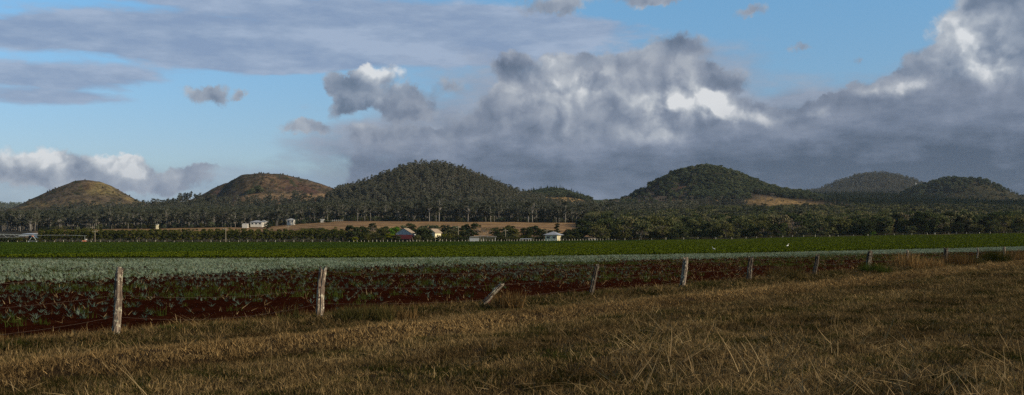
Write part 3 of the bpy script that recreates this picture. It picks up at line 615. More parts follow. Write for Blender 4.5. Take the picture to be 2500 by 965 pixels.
# ------------------------------------------------------------------ buildings
M['white'] = simple('white_paint', (.62,.58,.50), (.45,.42,.36), 4, .6); M['cream'] = simple('cream_paint', (.80,.70,.44), (.66,.58,.36), 4, .6)
M['tin'] = simple('grey_tin', (.34,.35,.37), (.25,.26,.28), 2, .45, stretch=(6,1,1)); M['tinlight'] = simple('pale_tin', (.42,.42,.40), (.30,.30,.29), 2, .4)
M['red'] = simple('dark_red_tin', (.085,.016,.016), (.05,.012,.012), 2, .6); M['tanroof'] = simple('tan_roof', (.36,.27,.18), (.26,.20,.14), 2, .6)
M['blue'] = simple('blue_wall', (.07,.11,.17), (.05,.08,.12), 2, .6); M['glass'] = simple('window_glass', (.03,.035,.04), (.02,.02,.025), 2, .15, spec=.6); M['darkwood'] = simple('dark_wood', (.07,.05,.035), (.04,.03,.02), 4)
def building(name, p, y, w, d, hw, hr, roof, wallm, roofm, label, cat, rz=0, base=0, eave=.5, wins=2, veranda=False, wallopen=False):
    x = T(p)*y; o = empty(name, (x, y, h1(x, y)+base), rz); tag(o, label, cat)
    hx, hy = w/2, d/2
    if not wallopen:
        mb = MB(); t = .15
        mb.box(-hx, -hy, -1, hx, -hy+t, hw); mb.box(-hx, hy-t, -1, hx, hy, hw); mb.box(-hx, -hy+t, -1, -hx+t, hy-t, hw); mb.box(hx-t, -hy+t, -1, hx, hy-t, hw)
        if roof == 'gabley': 
            for yy_ in (-hy, hy-t): mb.raw([(-hx,yy_,hw),(hx,yy_,hw),(0,yy_,hw+hr),(-hx,yy_+t,hw),(hx,yy_+t,hw),(0,yy_+t,hw+hr)], [(0,1,2),(5,4,3),(0,3,4,1),(1,4,5,2),(2,5,3,0)])
        if roof == 'gablex':
            for xx_ in (-hx, hx-t): mb.raw([(xx_,-hy,hw),(xx_,hy,hw),(xx_,0,hw+hr),(xx_+t,-hy,hw),(xx_+t,hy,hw),(xx_+t,0,hw+hr)], [(0,2,1),(3,4,5),(0,1,4,3),(1,2,5,4),(2,0,3,5)])
        mb.build('wall', wallm, o)
        for k in range(wins):
            wx = -hx+w*(k+.5)/wins; ww = min(.7, w/wins*.28); f = MB().box(wx-ww-.08, -hy-.05, hw*.38, wx+ww+.08, -hy-.003, hw*.82).build('window', M['white'] if wallm != M['white'] else M['tin'], o)
            MB().box(wx-ww, -hy-.07, hw*.41, wx+ww, -hy-.053, hw*.79).build('pane', M['glass'], f)
            wy = -hy+d*(k+.5)/wins
        f = MB().box(hx+.003, -hy*.4, .0, hx+.05, -hy*.4+.9, min(2.1, hw*.85)).build('door', M['darkwood'], o)
    else:
        for sx in (-hx+.1, 0, hx-.1):
            for sy in (-hy+.1, hy-.1): MB().tube([(sx, sy, -1), (sx, sy, hw)], .09, 6).build('post', M['tinlight'], o)
    e = eave; mb = MB(); t = .12; z0 = hw+.005
    if roof == 'hip':
        ht = max(0, hx-hy); b_ = [(-hx-e,-hy-e),(hx+e,-hy-e),(hx+e,hy+e),(-hx-e,hy+e)]
        v = [(a_, b__, z0) for a_, b__ in b_]+[(a_, b__, z0+t) for a_, b__ in b_]+[(-ht, 0, z0+t+hr), (ht+.02, 0, z0+t+hr)]
        mb.raw(v, [(0,3,2,1),(0,1,5,4),(1,2,6,5),(2,3,7,6),(3,0,4,7),(4,5,9,8),(5,6,9),(6,7,8,9),(7,4,8)])
    elif roof == 'gabley':
        sl = hr/hx
        for s in (-1, 1): mb.raw([(0,-hy-e,hw+hr+.02),(s*(hx+e),-hy-e,hw-e*sl+.02),(s*(hx+e),hy+e,hw-e*sl+.02),(0,hy+e,hw+hr+.02),(0,-hy-e,hw+hr+t+.02),(s*(hx+e),-hy-e,hw-e*sl+t+.02),(s*(hx+e),hy+e,hw-e*sl+t+.02),(0,hy+e,hw+hr+t+.02)], [(0,1,2,3),(7,6,5,4),(0,4,5,1),(1,5,6,2),(2,6,7,3)])
    elif roof == 'gablex':
        sl = hr/hy
        for s in (-1, 1): mb.raw([(-hx-e,0,hw+hr+.02),(-hx-e,s*(hy+e),hw-e*sl+.02),(hx+e,s*(hy+e),hw-e*sl+.02),(hx+e,0,hw+hr+.02),(-hx-e,0,hw+hr+t+.02),(-hx-e,s*(hy+e),hw-e*sl+t+.02),(hx+e,s*(hy+e),hw-e*sl+t+.02),(hx+e,0,hw+hr+t+.02)], [(0,1,2,3),(7,6,5,4),(0,4,5,1),(1,5,6,2),(2,6,7,3)])
    else:
        mb.raw([(-hx-e,-hy-e,z0),(hx+e,-hy-e,z0),(hx+e,hy+e,z0+hr),(-hx-e,hy+e,z0+hr),(-hx-e,-hy-e,z0+t),(hx+e,-hy-e,z0+t),(hx+e,hy+e,z0+hr+t),(-hx-e,hy+e,z0+hr+t)], [(0,3,2,1),(4,5,6,7),(0,1,5,4),(1,2,6,5),(2,3,7,6),(3,0,4,7)])
    mb.build('roof', roofm, o)
    if veranda:
        for k in range(4): MB().tube([(-hx+w*k/3*.98+.1, -hy-e+.1, -.5), (-hx+w*k/3*.98+.1, -hy-e+.1, hw)], .07, 5).build('veranda_post', M['white'], o)
    return o
building('house', 1351, 470, 5.6, 6, 2.5, 1.5, 'hip', M['cream'], M['tin'], 'small cream house with a grey pyramid roof at the field edge', 'house', rz=-.35, wins=2, eave=.8)
building('barn', 991, 484, 7.6, 5., 3.0, 2.2, 'gabley', M['tinlight'], M['tanroof'], 'grey gabled barn with a tan roof behind the red roof', 'barn', rz=-.3, base=.3, wins=0, eave=.3)
building('shed', 983, 472, 8.2, 5, 1.3, 1.5, 'gablex', M['darkwood'], M['red'], 'low shed with a dark red roof in front of the grey barn', 'shed', rz=-.2, wins=1, eave=.6)
building('house', 1060, 488, 4.2, 5, 3.2, 1.5, 'gabley', M['cream'], M['tanroof'], 'small cream house showing between the dark tree and the palms', 'house', rz=-.5, base=.4, wins=1)
building('carport', 1180, 466, 10.6, 5, 1.9, .45, 'gabley', M['tinlight'], M['tinlight'], 'low open carport with a flat pale metal roof at the field edge', 'carport', wallopen=True, wins=0, eave=.6)
building('shed', 1158, 463, 4., 3, 1.3, .3, 'mono', M['tinlight'], M['tinlight'], 'pale tin lean-to at the left end of the open carport', 'shed', wins=0, eave=.1)
building('shelter', 1284, 465, 4.6, 2.5, .95, .15, 'mono', M['tin'], M['tin'], 'low open shelter with a grey roof left of the pyramid roofed house', 'shelter', wallopen=True, wins=0, eave=.2)
building('shelter', 1446, 466, 3., 2.2, .9, .15, 'mono', M['tin'], M['tanroof'], 'tiny shelter with a pale roof in front of the wood, right of the houses', 'shelter', wallopen=True, wins=0, eave=.2)
building('shed', 74, 500, 5.0, 5, 3.0, .5, 'mono', M['blue'], M['tinlight'], 'open blue walled shed with a pale roof behind the irrigator', 'shed', rz=-.15, wins=1, eave=.3)
building('shed', 57, 494, 3.4, 3, 2.3, .3, 'mono', M['darkwood'], M['tinlight'], 'low pale roofed lean-to left of the blue walled shed', 'shed', wins=0, eave=.2)
building('farm_hut', 599, 845, 4.2, 4, 2.3, .5, 'mono', M['white'], M['white'], 'plain white hut left of the long white farmhouse', 'hut', wins=0, eave=.1, base=.6)
building('farmhouse', 628, 852, 9., 7, 2.8, 1.4, 'hip', M['white'], M['tin'], 'long white farmhouse with a grey roof at the foot of the forest', 'house', wins=3, base=1.4, eave=.6)
building('farmhouse', 644, 858, 4.6, 6, 3., 1., 'gabley', M['white'], M['tinlight'], 'white wing at the right end of the long farmhouse', 'house', wins=1, base=1.4)
building('cottage', 711, 848, 5.4, 6, 3.2, 1.3, 'hip', M['white'], M['tinlight'], 'small white cottage with a pale roof standing alone below the forest', 'cottage', wins=2, base=.8, veranda=True)
building('farm_hut', 787, 846, 2.4, 2.4, 1.9, .4, 'mono', M['white'], M['white'], 'tiny white hut at the left end of the pale paddock fence', 'hut', wins=0, base=.3)
building('farm_hut', 384, 862, 1.7, 2, 2.9, .3, 'mono', M['cream'], M['tinlight'], 'tiny cream hut hidden among gum trees left of the farm', 'hut', wins=0, base=.6)
building('barn', 2137, 770, 6.5, 6, 2.2, 1., 'gablex', M['darkwood'], M['tin'], 'dark barn with a grey roof in the shaded wood, left of another', 'barn', wins=0, base=1.5)
building('barn', 2200, 790, 7.2, 6, 2.4, 1.2, 'gablex', M['darkwood'], M['tinlight'], 'dark barn with a paler roof in the shaded wood, right of another', 'barn', wins=0, base=1.5)

# communications mast behind the right hill
def mast(p, y, top):
    x = T(p)*y; z = h1(x, y); h = zrow(y, top)-z; o = empty('radio_mast', (x, y, z)); tag(o, 'white lattice radio mast between the two farthest right hills', 'mast')
    mb = MB(); w = 1.1
    for a_ in range(4):
        c_, s_ = cos(a_*pi/2+.7), sin(a_*pi/2+.7); mb.tube([(w*c_, w*s_, -2), (w*.5*c_, w*.5*s_, h)], .22, 4)
    for k in range(8):
        z0, z1 = h*k/8, h*(k+1)/8
        for a_ in range(4):
            f = lambda q, zz: (w*(1-.5*zz/h)*cos(q*pi/2+.7), w*(1-.5*zz/h)*sin(q*pi/2+.7), zz)
            mb.tube([f(a_, z0), f(a_+1, z1)], .12, 4)
    mb.build('lattice', M['white'], o); MB().box(-1.3, -1.3, h*.8, 1.3, 1.3, h*.88).build('antenna', M['white'], o)
mast(2236, 2500, 446)

# power poles
def pole(p, y, top, lb):
    x = T(p)*y; z = h1(x, y); h = zrow(y, top)-z; o = empty('power_pole', (x, y, z)); tag(o, lb, 'power pole', 'power poles along the far field edge')
    MB().tube([(0,0,-.5),(0,0,h)], [.17,.12], 8).build('pole_shaft', M['pole'], o); b = MB().box(-1.1, -.06, h-.75, 1.1, .06, h-.6).build('crossarm', M['pole'], o)
    for sx in (-1, -.4, .4, 1): MB().tube([(sx, 0, h-.6), (sx, 0, h-.4)], [.06, .04], 6).build('insulator', M['white'], b)
M['pole'] = simple('weathered_pole', (.30,.25,.17), (.17,.14,.10), 3, stretch=(1,1,.2))
for p, y, top, lb in [(232,462,562,'leftmost power pole, in front of the orchard'), (551,462,556,'bare power pole in front of the middle of the orchard'), (703,520,550,'pale power pole rising from behind the orchard'),
                      (1119,476,552,'power pole beside the big dark tree'), (1234,474,560,'power pole right of the open carport'), (1335,500,560,'power pole just left of the pyramid roofed house'),(225,520,553,'grey power pole behind the left part of the orchard')]: pole(p, y, top, lb)

# far fence posts along the field edge
M['fp'] = simple('pale_post', (.50,.45,.33), (.30,.27,.20), 6)
fpm = MB().box(-.07, -.07, -.3, .07, .07, 1.02).raw([(-.07,-.07,1.02),(.07,-.07,1.02),(.07,.07,1.02),(-.07,.07,1.02),(0,0,1.12)], [(0,1,4),(1,2,4),(2,3,4),(3,0,4)]).mesh('field_post'); fpm.materials.append(M['fp'])
p = 20.; 
while p < 2480:
    y = 453.; x = T(p)*y; o = bpy.data.objects.new('field_post', fpm); COL.objects.link(o); o.location = (x, y, h1(x, y)); o.rotation_euler = (R.gauss(0, .03), R.gauss(0, .04), R.uniform(0, 3)); o.scale = (R.uniform(.8, 1.3),)*2+(R.uniform(.85, 1.25),)
    wh = 'the orchard' if p < 850 else 'the houses' if p < 1420 else 'the wood'; tag(o, 'small pale post at the far edge of the green field, before ' + wh, 'fence post', 'pale field edge posts before ' + wh)
    p += 22.5 if p < 840 else R.uniform(7, 11) if p < 1150 else R.uniform(5.8, 7.6) if p < 1500 else R.uniform(18, 45)
# pale rail fence by the farm
o = empty('rail_fence', (T(812)*850, 850, 0)); tag(o, 'pale rail fence right of the tiny white hut', 'fence')
for k in range(10):
    x = T(792+k*5)*850-T(812)*850; z = h1(T(792+k*5)*850, 850); MB().box(x-.08, -.08, z-.3, x+.08, .08, z+1.5).build('post', M['white'], o)
    if k < 9:
        x2 = T(797+k*5)*850-T(812)*850; z2 = h1(T(797+k*5)*850, 850)
        for hh in (.6, 1.1): MB().tube([(x+.09, 0, z+hh), (x2-.09, 0, z2+hh)], .06, 4).build('rail', M['white'], o)

# centre-pivot irrigator
M['galv'] = simple('galvanised_pipe', (.60,.62,.55), (.42,.44,.40), 2, .4, .3); M['tyre'] = simple('tyre', (.03,.03,.03), (.02,.02,.02), 4); M['orange'] = simple('orange_box', (.6,.22,.10), (.45,.16,.08), 3)
IY = 457.; ix = lambda p: T(p)*IY; iz = h1(ix(80), IY)
ir = empty('irrigator', (ix(80), IY, iz)); tag(ir, 'long arched irrigator span on an A-frame wheel tower at the left edge', 'irrigator')
zr = lambda row: zrow(IY, row)-iz
top0 = zr(575); mb = MB(); L = ix(80)-ix(-170)
arch = [(-L*u, 0, top0+.55*sin(pi*u)*1.1) for u in np.linspace(0, 1, 21)]; mb.tube(arch, .12, 6); mb.build('pipe', M['galv'], ir)
mb = MB()
low = [(-L*u, 0, top0+.55*sin(pi*u)*1.1-1.35*min(1, 5*u, 5*(1-u))) for u in np.linspace(0, 1, 21)]
for k in range(0, 20, 1):
    if k % 2 == 0: mb.tube([arch[k], low[k+1]], .05, 4)
    else: mb.tube([low[k], arch[k+1]], .05, 4)
mb.tube(low, .04, 4); mb.build('truss', M['galv'], ir)
for sx in (-1.7, 1.7):
    MB().tube([(0, 0, top0-.05), (sx, 0, .75)], .1, 5).build('leg', M['galv'], ir)
    wh = MB(); wh.tube([(sx, -.14, .6), (sx, .14, .6)], .6, 14); w_ = wh.build('wheel', M['tyre'], ir); MB().tube([(sx, -.17, .6), (sx, .17, .6)], .28, 10).build('hub', M['galv'], w_)
MB().tube([(-1.7, 0, .75), (1.7, 0, .75)], .09, 5).build('base_beam', M['galv'], ir); MB().box(-.35, -.3, top0-.55, .35, .3, top0-.1).build('control_box', M['orange'], ir)
p2 = ix(212)-ix(80); MB().tube([(.2, 0, top0-.2), (p2*.25, 0, top0+.1), (p2*.6, 0, top0+.1), (p2, 0, top0-.15)], .06, 5).build('overhang_pipe', M['galv'], ir)
ca = empty('pump_cart', (ix(210), IY-1.5, h1(ix(210), IY-1.5))); tag(ca, 'small orange and white pump cart with an upright mast before the orchard', 'cart')
MB().box(-.9, -.5, .5, .5, .5, 1.15).build('body', M['orange'], ca); MB().box(.2, -.4, 1.16, .9, .4, 1.7).build('tank', M['white'], ca); MB().tube([(0, .2, 1.16), (0, .2, 2.9)], .06, 5).build('mast', M['galv'], ca)
for sx in (-.7, .5):
    for sy in (-.62, .62): MB().tube([(sx, sy-.08, .35), (sx, sy+.08, .35)], .36, 12).build('wheel', M['tyre'], ca)

# white birds
def bird(px, row, h, lb, rz, pose):
    x, y = ray(px, row); z = h1(x, y)+.35; o = empty('white_bird', (x, y, z), rz); tag(o, lb, 'bird', 'white birds on the green field')
    mb = MB(); mb.tube([(-.34,0,.22),(-.2,0,.28),(0,0,.33),(.14,0,.38),(.2,0,.5),(.17,0,.64),(.24,0,.7),(.33,0,.69)], [.015,.07,.10,.07,.03,.025,.04,.015], 10)
    b = mb.build('body', M['feather'], o, True); MB().tube([(.33,0,.69),(.44,0,.66)], [.014,.003], 5).build('beak', M['orange'], o)
    for s in (-.04, .04): MB().tube([(.0, s, .28), (.02, s, 0), (.0, s, -.35)], .012, 5).build('leg', M['darkwood'], o)
    o.scale = (h, h, h)
M['feather'] = simple('white_feather', (.85,.85,.82), (.75,.75,.72), 8)
bird(1923, 609, .85, 'white egret in the green field, right one of the two birds', .4, 0); bird(1742, 618, .7, 'small white bird low at the near edge of the green field', 2.5, 0)

# ------------------------------------------------------------------ near fence
def postmat(name, k):
    m, nt = newmat(name); tc = nt.n.new('ShaderNodeTexCoord'); ob = tc.outputs['Object']
    g1 = nt.noise(nt.vm('MULTIPLY', ob, (22., 22., 1.6)), 1., 5, .65).outputs[0]; g2 = nt.noise(ob, 11, 5, .7).outputs[0]; g3 = nt.noise(nt.vm('MULTIPLY', ob, (60., 60., 3.)), 1., 3, .6).outputs[0]
    c = nt.ramp(g1, [(.32, (.03,.018,.013,1)), (.46, (.13,.10,.075,1)), (.62, (.30,.25,.19,1)), (.8, (.44,.38,.29,1))])
    c = nt.mix(nt.mr(g2, .53, .6), c, (.50,.48,.36,1)); c = nt.mix(1., c, (k, k*.93, k*.88, 1), 'MULTIPLY'); c = nt.mix(nt.mr(g3, .60, .68), c, (.02,.012,.01,1))
    sx = nt.n.new('ShaderNodeSeparateXYZ'); nt.l.new(ob, sx.inputs[0])
    bsdf(nt, c, .9, nt.m('ADD', nt.m('ADD', g1, g3), nt.m('MULTIPLY', g2, .5)), .9, .02, spec=.1); return m
M['postwood'] = postmat('weathered_post', 1.); M['postdark'] = postmat('dark_weathered_post', .42)
M['rot'] = simple('rotten_red_wood', (.10,.035,.025), (.03,.012,.01), 12, stretch=(1,1,.3)); M['wire'] = simple('rusty_wire', (.10,.07,.05), (.06,.04,.03), 30, .7, .4)
posts = [ # base column, distance, top column, top row, width m, label
 (282,20.3,293,658,.165,'tall pale lichen covered split post, leftmost in the photo'), (778,24.7,788,657,.17,'grey post with two dark holes, second standing from the left'),
 (1440,34.7,1459,648,.17,'dark reddish split post with a pale sunlit right edge, right of the fallen post'), (1664,40.2,1675,631,.22,'wide flat topped grey post with a dark split, fourth standing from the left'),
 (1828,45.5,1833,628,.20,'narrow post with black left side, between the wide grey and the slanting one'), (1986,52.,1997,623,.19,'slanting post with a greenish yellow sunlit edge'),
 (2117,59.2,2125,614,.30,'thick dark post with a pale right edge above the green bush'), (2213,65.9,2216,612,.13,'slim pale post rising from tall brown grass, right of the thick dark one'),
 (2306,73.9,2310,606,.26,'dark stumpy post half hidden in brown grass'), (2385,82.3,2387,606,.13,'slim pale post in grass, third from the right end'),
 (2451,91.,2452,604,.22,'pale broad post farthest right in the photo')]
ptop = []
def post_mesh(h, w, seed, lx, split=True):
    rg = np.random.default_rng(seed); mb = MB(); n = 22; lev = 16; prof = []
    ph = rg.uniform(0, 6.28); lob = [1+.10*sin(2*a+ph)+.07*sin(5*a+ph*2)+.05*sin(9*a) for a in np.linspace(0, 2*pi, n, endpoint=False)]
    notch = rg.integers(int(n*.62), int(n*.82))                # a split facing the camera
    v = []; 
    for i in range(lev):
        u = i/(lev-1); z = -.3+(h+.3)*u; cx = lx*(z/h)+.012*sin(u*7+ph); cy = .01*cos(u*5)
        for j in range(n):
            a = 2*pi*j/n; r = w/2*lob[j]*(1.05-.1*u)*(1+.05*rg.normal()); dj = min((j-notch) % n, (notch-j) % n)
            if dj == 0: r *= .55+.15*rg.random()
            zz = z+(rg.normal()*.018+.05*sin(a*2+ph)+(-.06 if dj == 0 else 0) if i == lev-1 else 0)
            v.append((cx+r*cos(a), cy+r*.8*sin(a), zz))
    f = [(i*n+j, i*n+(j+1) % n, (i+1)*n+(j+1) % n, (i+1)*n+j) for i in range(lev-1) for j in range(n)]
    v.append((lx, 0, h-.06)); c_ = len(v)-1; f += [((lev-1)*n+j, (lev-1)*n+(j+1) % n, c_) for j in range(n)]
    mb.raw(v, f); return mb
for k, (p, y, tp, tr, w, lb) in enumerate(posts):
    x = T(p)*y; z = h1(x, y); h = zrow(y, tr)-z; lx = (tp-p)*y/F
    pmat = M['postdark'] if k in (2, 4, 5, 6, 8) else M['postwood']; o = empty('fence_post', (x, y, z), 0); tag(o, lb, 'fence post', 'weathered posts of the near fence')
    post_mesh(h, w, 40+k, lx).build('post_shaft', pmat, o)
    if k == 1:
        for zz in (.36, .60): 
            mb = MB(); cx = lx*(zz+.15)/h; mb.tube([(cx-.02, -w*.40, zz+.12), (cx-.015, -w*.47, zz+.12)], [.022, .02], 8); mb.build('hole', M['rot'], o)
    ptop.append((x, y, z, h, lx))
# fallen post
x, y = T(1186)*30., 30.; z = h1(x, y); o = empty('fence_post', (x, y, z)); tag(o, 'fallen post leaning steeply to the right on the soil edge', 'fence post', 'weathered posts of the near fence')
pm = post_mesh(.74, .15, 77, 0).build('post_shaft', M['postwood'], o); pm.location = (-.08, 0, .06); pm.rotation_euler = (.12, radians(46), 0)
st = post_mesh(.2, .17, 78, .03).build('broken_foot', M['rot'], o); st.location = (-.05, .1, 0); st.rotation_euler = (0, .5, 0)
# wires
lp = [(-10.9, 15.6, h1(-10.9, 15.6), 1.25, .05)]+ptop
for lv, lb in ((.95, 'topmost'), (.62, 'middle'), (.30, 'lowest')):
    mb = MB(); pts_ = []
    for a_, b_ in zip(lp[:-1], lp[1:]):
        P0 = np.array([a_[0]+a_[4]*lv, a_[1]-.09, a_[2]+a_[3]*lv]); P1 = np.array([b_[0]+b_[4]*lv, b_[1]-.09, b_[2]+b_[3]*lv])
        for u in np.linspace(0, 1, 9)[:-1]: pts_.append(P0+(P1-P0)*u-np.array([0, 0, .12*4*u*(1-u)*(1.5 if lv < .5 else 1)]))
    pts_.append(P1); mb.tube(pts_, .0022, 4); o = mb.build('fence_wire', M['wire']); tag(o, 'rusty sagging wire strand, %s of three on the near fence' % lb, 'wire', 'wires of the near fence')

# ------------------------------------------------------------------ grass, tussocks and crops
def blades(n, hgt, spread, wid, rg, lean=.5, seg=3, droop=.4, r0=0., rn=None):
    V = []; Q = []; rr = []
    for k in range(n):
        a = rg.uniform(0, 2*pi); b0 = np.array([*(np.clip(rg.normal(0, 1, 2), -1.6, 1.6)*spread*.5), 0.]); h = hgt*rg.uniform(.45, 1.1); ln = rg.uniform(0, lean); w = wid*rg.uniform(.6, 1.3)
        d = np.array([cos(a), sin(a), 0]); fa = rg.uniform(0, 2*pi); s = np.array([cos(fa), sin(fa), 0]); r = rg.random()
        i0 = len(V)
        for j in range(seg+1):
            u = j/seg; p = b0+d*h*(ln*u+droop*u*u*ln)+np.array([0, 0, h*(u-droop*.5*u*u*ln)]); ww = w*(1-u)**.6*.5+.0004
            V += [p-s*ww, p+s*ww]; rr += [r, r]
        for j in range(seg): Q.append((i0+2*j, i0+2*j+1, i0+2*j+3, i0+2*j+2))
    return np.array(V), np.array(Q), np.array(rr)
def blade_mesh(name, mat, *a, **k):
    V, Q, r = blades(*a, **k); me = npmesh(name, V, Q, {'rnd': r}); me.materials.append(M[mat]); return me
rg = np.random.default_rng(3)
GP = [(blade_mesh('tuft', 'grass', 34, .068, .15, .0068, rg, .9), None) for _ in range(4)]+[(blade_mesh('tuft', 'grass', 24, .10, .13, .007, rg, 1.1), None) for _ in range(3)]+[(blade_mesh('tuft', 'grass', 16, .18, .10, .006, rg, .7), None) for _ in range(2)]
# verge sampled evenly, thinned with distance
Ns = 150000; X, Y = fanpts(Ns, 11., 100., -.54, .54, 1.25)
keep = (Y < soil_edge(X)+.3) ; X = X[keep]; Y = Y[keep]
n = len(X); gi = rng.choice(9, n, p=[.17]*4+[.1]*3+[.01]*2); d = (Y-fence_y(X))*.574
tallness = 1+.6*np.exp(-((d+.1)/.9)**2)*rng.random(n)+.5*(fbm(X*.8, Y*.8)-.5)
gs = tallness*rng.uniform(.75, 1.3, n)*np.where(gi > 6, 1., 1.)*(.9+np.clip(Y/60, 0, 1.)*.9)
sc3 = np.stack([gs*(1+np.clip((Y-20)/40, 0, 1.5)), gs*(1+np.clip((Y-20)/40, 0, 1.5)), gs*.85], 1)
print('verge tufts', n)
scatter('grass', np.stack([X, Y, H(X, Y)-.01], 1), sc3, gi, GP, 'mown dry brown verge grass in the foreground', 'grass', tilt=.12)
# taller ragged grass along the fence foot
TG = [(blade_mesh('ragged', 'tall', 26, .30, .20, .008, rg, .7, seg=4), None) for _ in range(4)]
Xf = rng.uniform(-11, 48, 4200); df = rng.normal(.55, .55, len(Xf)); Yf = fence_y(Xf)+df/.574
k_ = (fbm(Xf*.5, Xf*0+7) > .40) | (Xf > 17); Xf = Xf[k_]; Yf = Yf[k_]; k_ = np.abs(Xf/Yf) < .56; Xf = Xf[k_]; Yf = Yf[k_]
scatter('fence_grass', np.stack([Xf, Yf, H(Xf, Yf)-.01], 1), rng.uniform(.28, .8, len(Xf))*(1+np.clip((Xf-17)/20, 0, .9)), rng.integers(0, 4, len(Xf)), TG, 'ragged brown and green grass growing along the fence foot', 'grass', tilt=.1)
# long loose straws over the verge
def straw(rg):
    V, Q, r = blades(5, .26, .20, .0085, rg, 2.4, seg=3, droop=.25); return V, Q, r*.5+.5
SP = []
for s in range(6):
    V, Q, r = straw(rg); me = npmesh('straw', V, Q, {'rnd': r}); me.materials.append(M['stalk']); SP.append((me, None))
X, Y = fanpts(5200, 12., 30., -.52, .52, 1.); cl = fbm(X*.6, Y*.6, 3); k_ = (Y < soil_edge(X)-1) & (rng.random(len(X)) < (.07+.8*sstep(.48, .6, cl)*sstep(.0, .18, X/Y)*(1-sstep(19, 24, Y)))); X = X[k_]; Y = Y[k_]
scatter('straw_stalks', np.stack([X, Y, H(X, Y)+.01], 1), rng.uniform(.5, 1.3, len(X)), rng.integers(0, 6, len(X)), SP, 'loose bent straw stalks lying over the verge grass', 'straw', tilt=.45, kind='stuff')

# tussocks one can point at
tus = [(1240,28.8,'tussock of yellow brown grass right of the fallen post',.75,.65,'tall',150), (905,24.6,'dark green brown weedy clump right of the second post',1.,.5,'weedbrown',300), (965,25.2,'broad brown grass clump, right one behind the second post',1.,.45,'tall',110), (850,24.2,'low olive grass clump at the foot of the second post',.6,.42,'weedbrown',130),
 (420,21.1,'fresh dark green grass tuft low beside the fence, right of the leftmost post',.5,.2,'weed',130), (712,24.,'thin reddish tall grass tuft left of the second post',.5,.5,'weedbrown',24), (1920,48.5,'dark low bush left of the slanting post',1.5,.75,'weedbrown',200),
 (2133,57.5,'green rounded bush below the thick dark post',1.4,.75,'weed',240), (2215,64.,'tall brown reedy grass tussock at the slim pale post',1.6,1.35,'tall',240), (2270,67.,'brown ragged tussock, between the slim and the stumpy post',1.7,1.0,'tall',220),
 (2335,73.,'bushy brown tussock right of the stumpy dark post',1.9,1.2,'tall',240), (2370,76.,'olive green tussock low near the third last post',1.7,.95,'weedbrown',220), (2425,82.,'orange brown tall grass tussock left of the last post',2.,1.5,'tall',260), (2478,88.,'tall brown tussock at the right edge of the photo',2.2,1.4,'tall',240),
 (1720,41.,'dark weedy patch between the wide grey and the black sided post',1.1,.38,'weedbrown',160), (1480,35.2,'low dark weeds right of the dark reddish split post',.8,.3,'weedbrown',120), (2030,52.,'dark weeds right of the slanting post',1.,.5,'weedbrown',150)]
M['weedbrown'] = leafmat('brown_weed', [(.03,.026,.009),(.05,.045,.014),(.085,.06,.022),(.12,.075,.03)], .2)
for p, y, lb, w, h, mt, nb in tus:
    x = T(p)*y; hs = .85 if p > 2180 else .9; me = blade_mesh('tussock', mt, nb*3, h*hs, w*.62, .012+.004*y/30, rg, .55, seg=4); o = put('grass_tussock', me); o.location = (x, y, h1(x, y)-.02); tag(o, lb, 'tussock')

# blue-green crop
def leek(rg, n=11, h=.40, mat='leek'):
    return blade_mesh('crop_plant', mat, n, h, .05, .035, rg, .75, seg=3, droop=.5)
LK = [(leek(rg, mat='leekdark'), None) for _ in range(5)]+[(leek(rg, 20, .42), None) for _ in range(3)]
WD = [(blade_mesh('weed', 'weed', 22, .34, .3, .018, rg, .8), None) for _ in range(3)]
ST = [(blade_mesh('stub', 'stalk', 3, .20, .12, .012, rg, 1.5, seg=2, droop=.2), None) for _ in range(4)]
sp_r, sp_a = .45, .34
ur = np.arange(-60, 240, sp_r); ua = np.arange(-60, 330, sp_a)
UR, UA = np.meshgrid(ur, ua); UR = UR+rng.normal(0, .07, UR.shape); UA = UA+rng.uniform(-.12, .12, UA.shape)
# axes: along the rows (beside the fence) and across them
ax = np.array([.574, .819]); bx = np.array([-.819, .574])
Xc = (UA*ax[0]+UR*bx[0]-7.6).ravel(); Yc = (UA*ax[1]+UR*bx[1]+20.3).ravel()
tcx = Xc/np.maximum(Yc, 1); k_ = (np.abs(tcx) < .53) & (Yc > 14); Xc = Xc[k_]; Yc = Yc[k_]; tcx = Xc/Yc
k_ = (Yc > soil_edge(Xc)+.6) & (Yc < crop_edge_t(tcx)-.9); Xc = Xc[k_]; Yc = Yc[k_]
px = 1250+F*Xc/Yc; Zc = Hraw(Xc, Yc); rw = HR-(Zc-EYE)*F/Yc; nz = fbm(Xc*.28, Yc*.28, 4); nf = fbm(Xc/9+4, Yc/9, 3)
rowd = np.interp(px, [0, 300, 500, 700, 1000, 1250, 1450, 1700, 2000, 2500], [684, 680, 666, 654, 645, 641, 637, 631, 624, 612])
over = (rw-rowd)/np.maximum(rowd-600, 8)
dl = np.where(px < 1450, np.interp(over, [-.25, .0, .35, .8, 1.4, 2.0], [1., .95, .52, .34, .18, .07]), np.interp(over, [-.3, 0, .2, .6, 2.], [1., .6, .06, .05, .04]))
strip = np.exp(-((rw-712)/20)**2)*sstep(740, 820, px)*(1-sstep(1060, 1200, px))*.35+np.exp(-((rw-668)/14)**2)*sstep(1100, 1300, px)*(1-sstep(1500, 1700, px))*.4
edge = sstep(3, 14, (soil_edge(Xc)*0+(Yc-soil_edge(Xc)))*np.where(px < 1400, 1.4, 1.2))
dl = np.clip((dl+strip)*(.15+1.7*nz), 0, 1.1)*(.12+.88*edge); keep = rng.random(len(Xc)) < dl*np.where(Yc < 36, .8, np.where(over > .05, .6, 1.))
ovk = over[keep]; Xk, Yk, nzk = Xc[keep], Yc[keep], nf[keep]; print('crop plants', len(Xk))
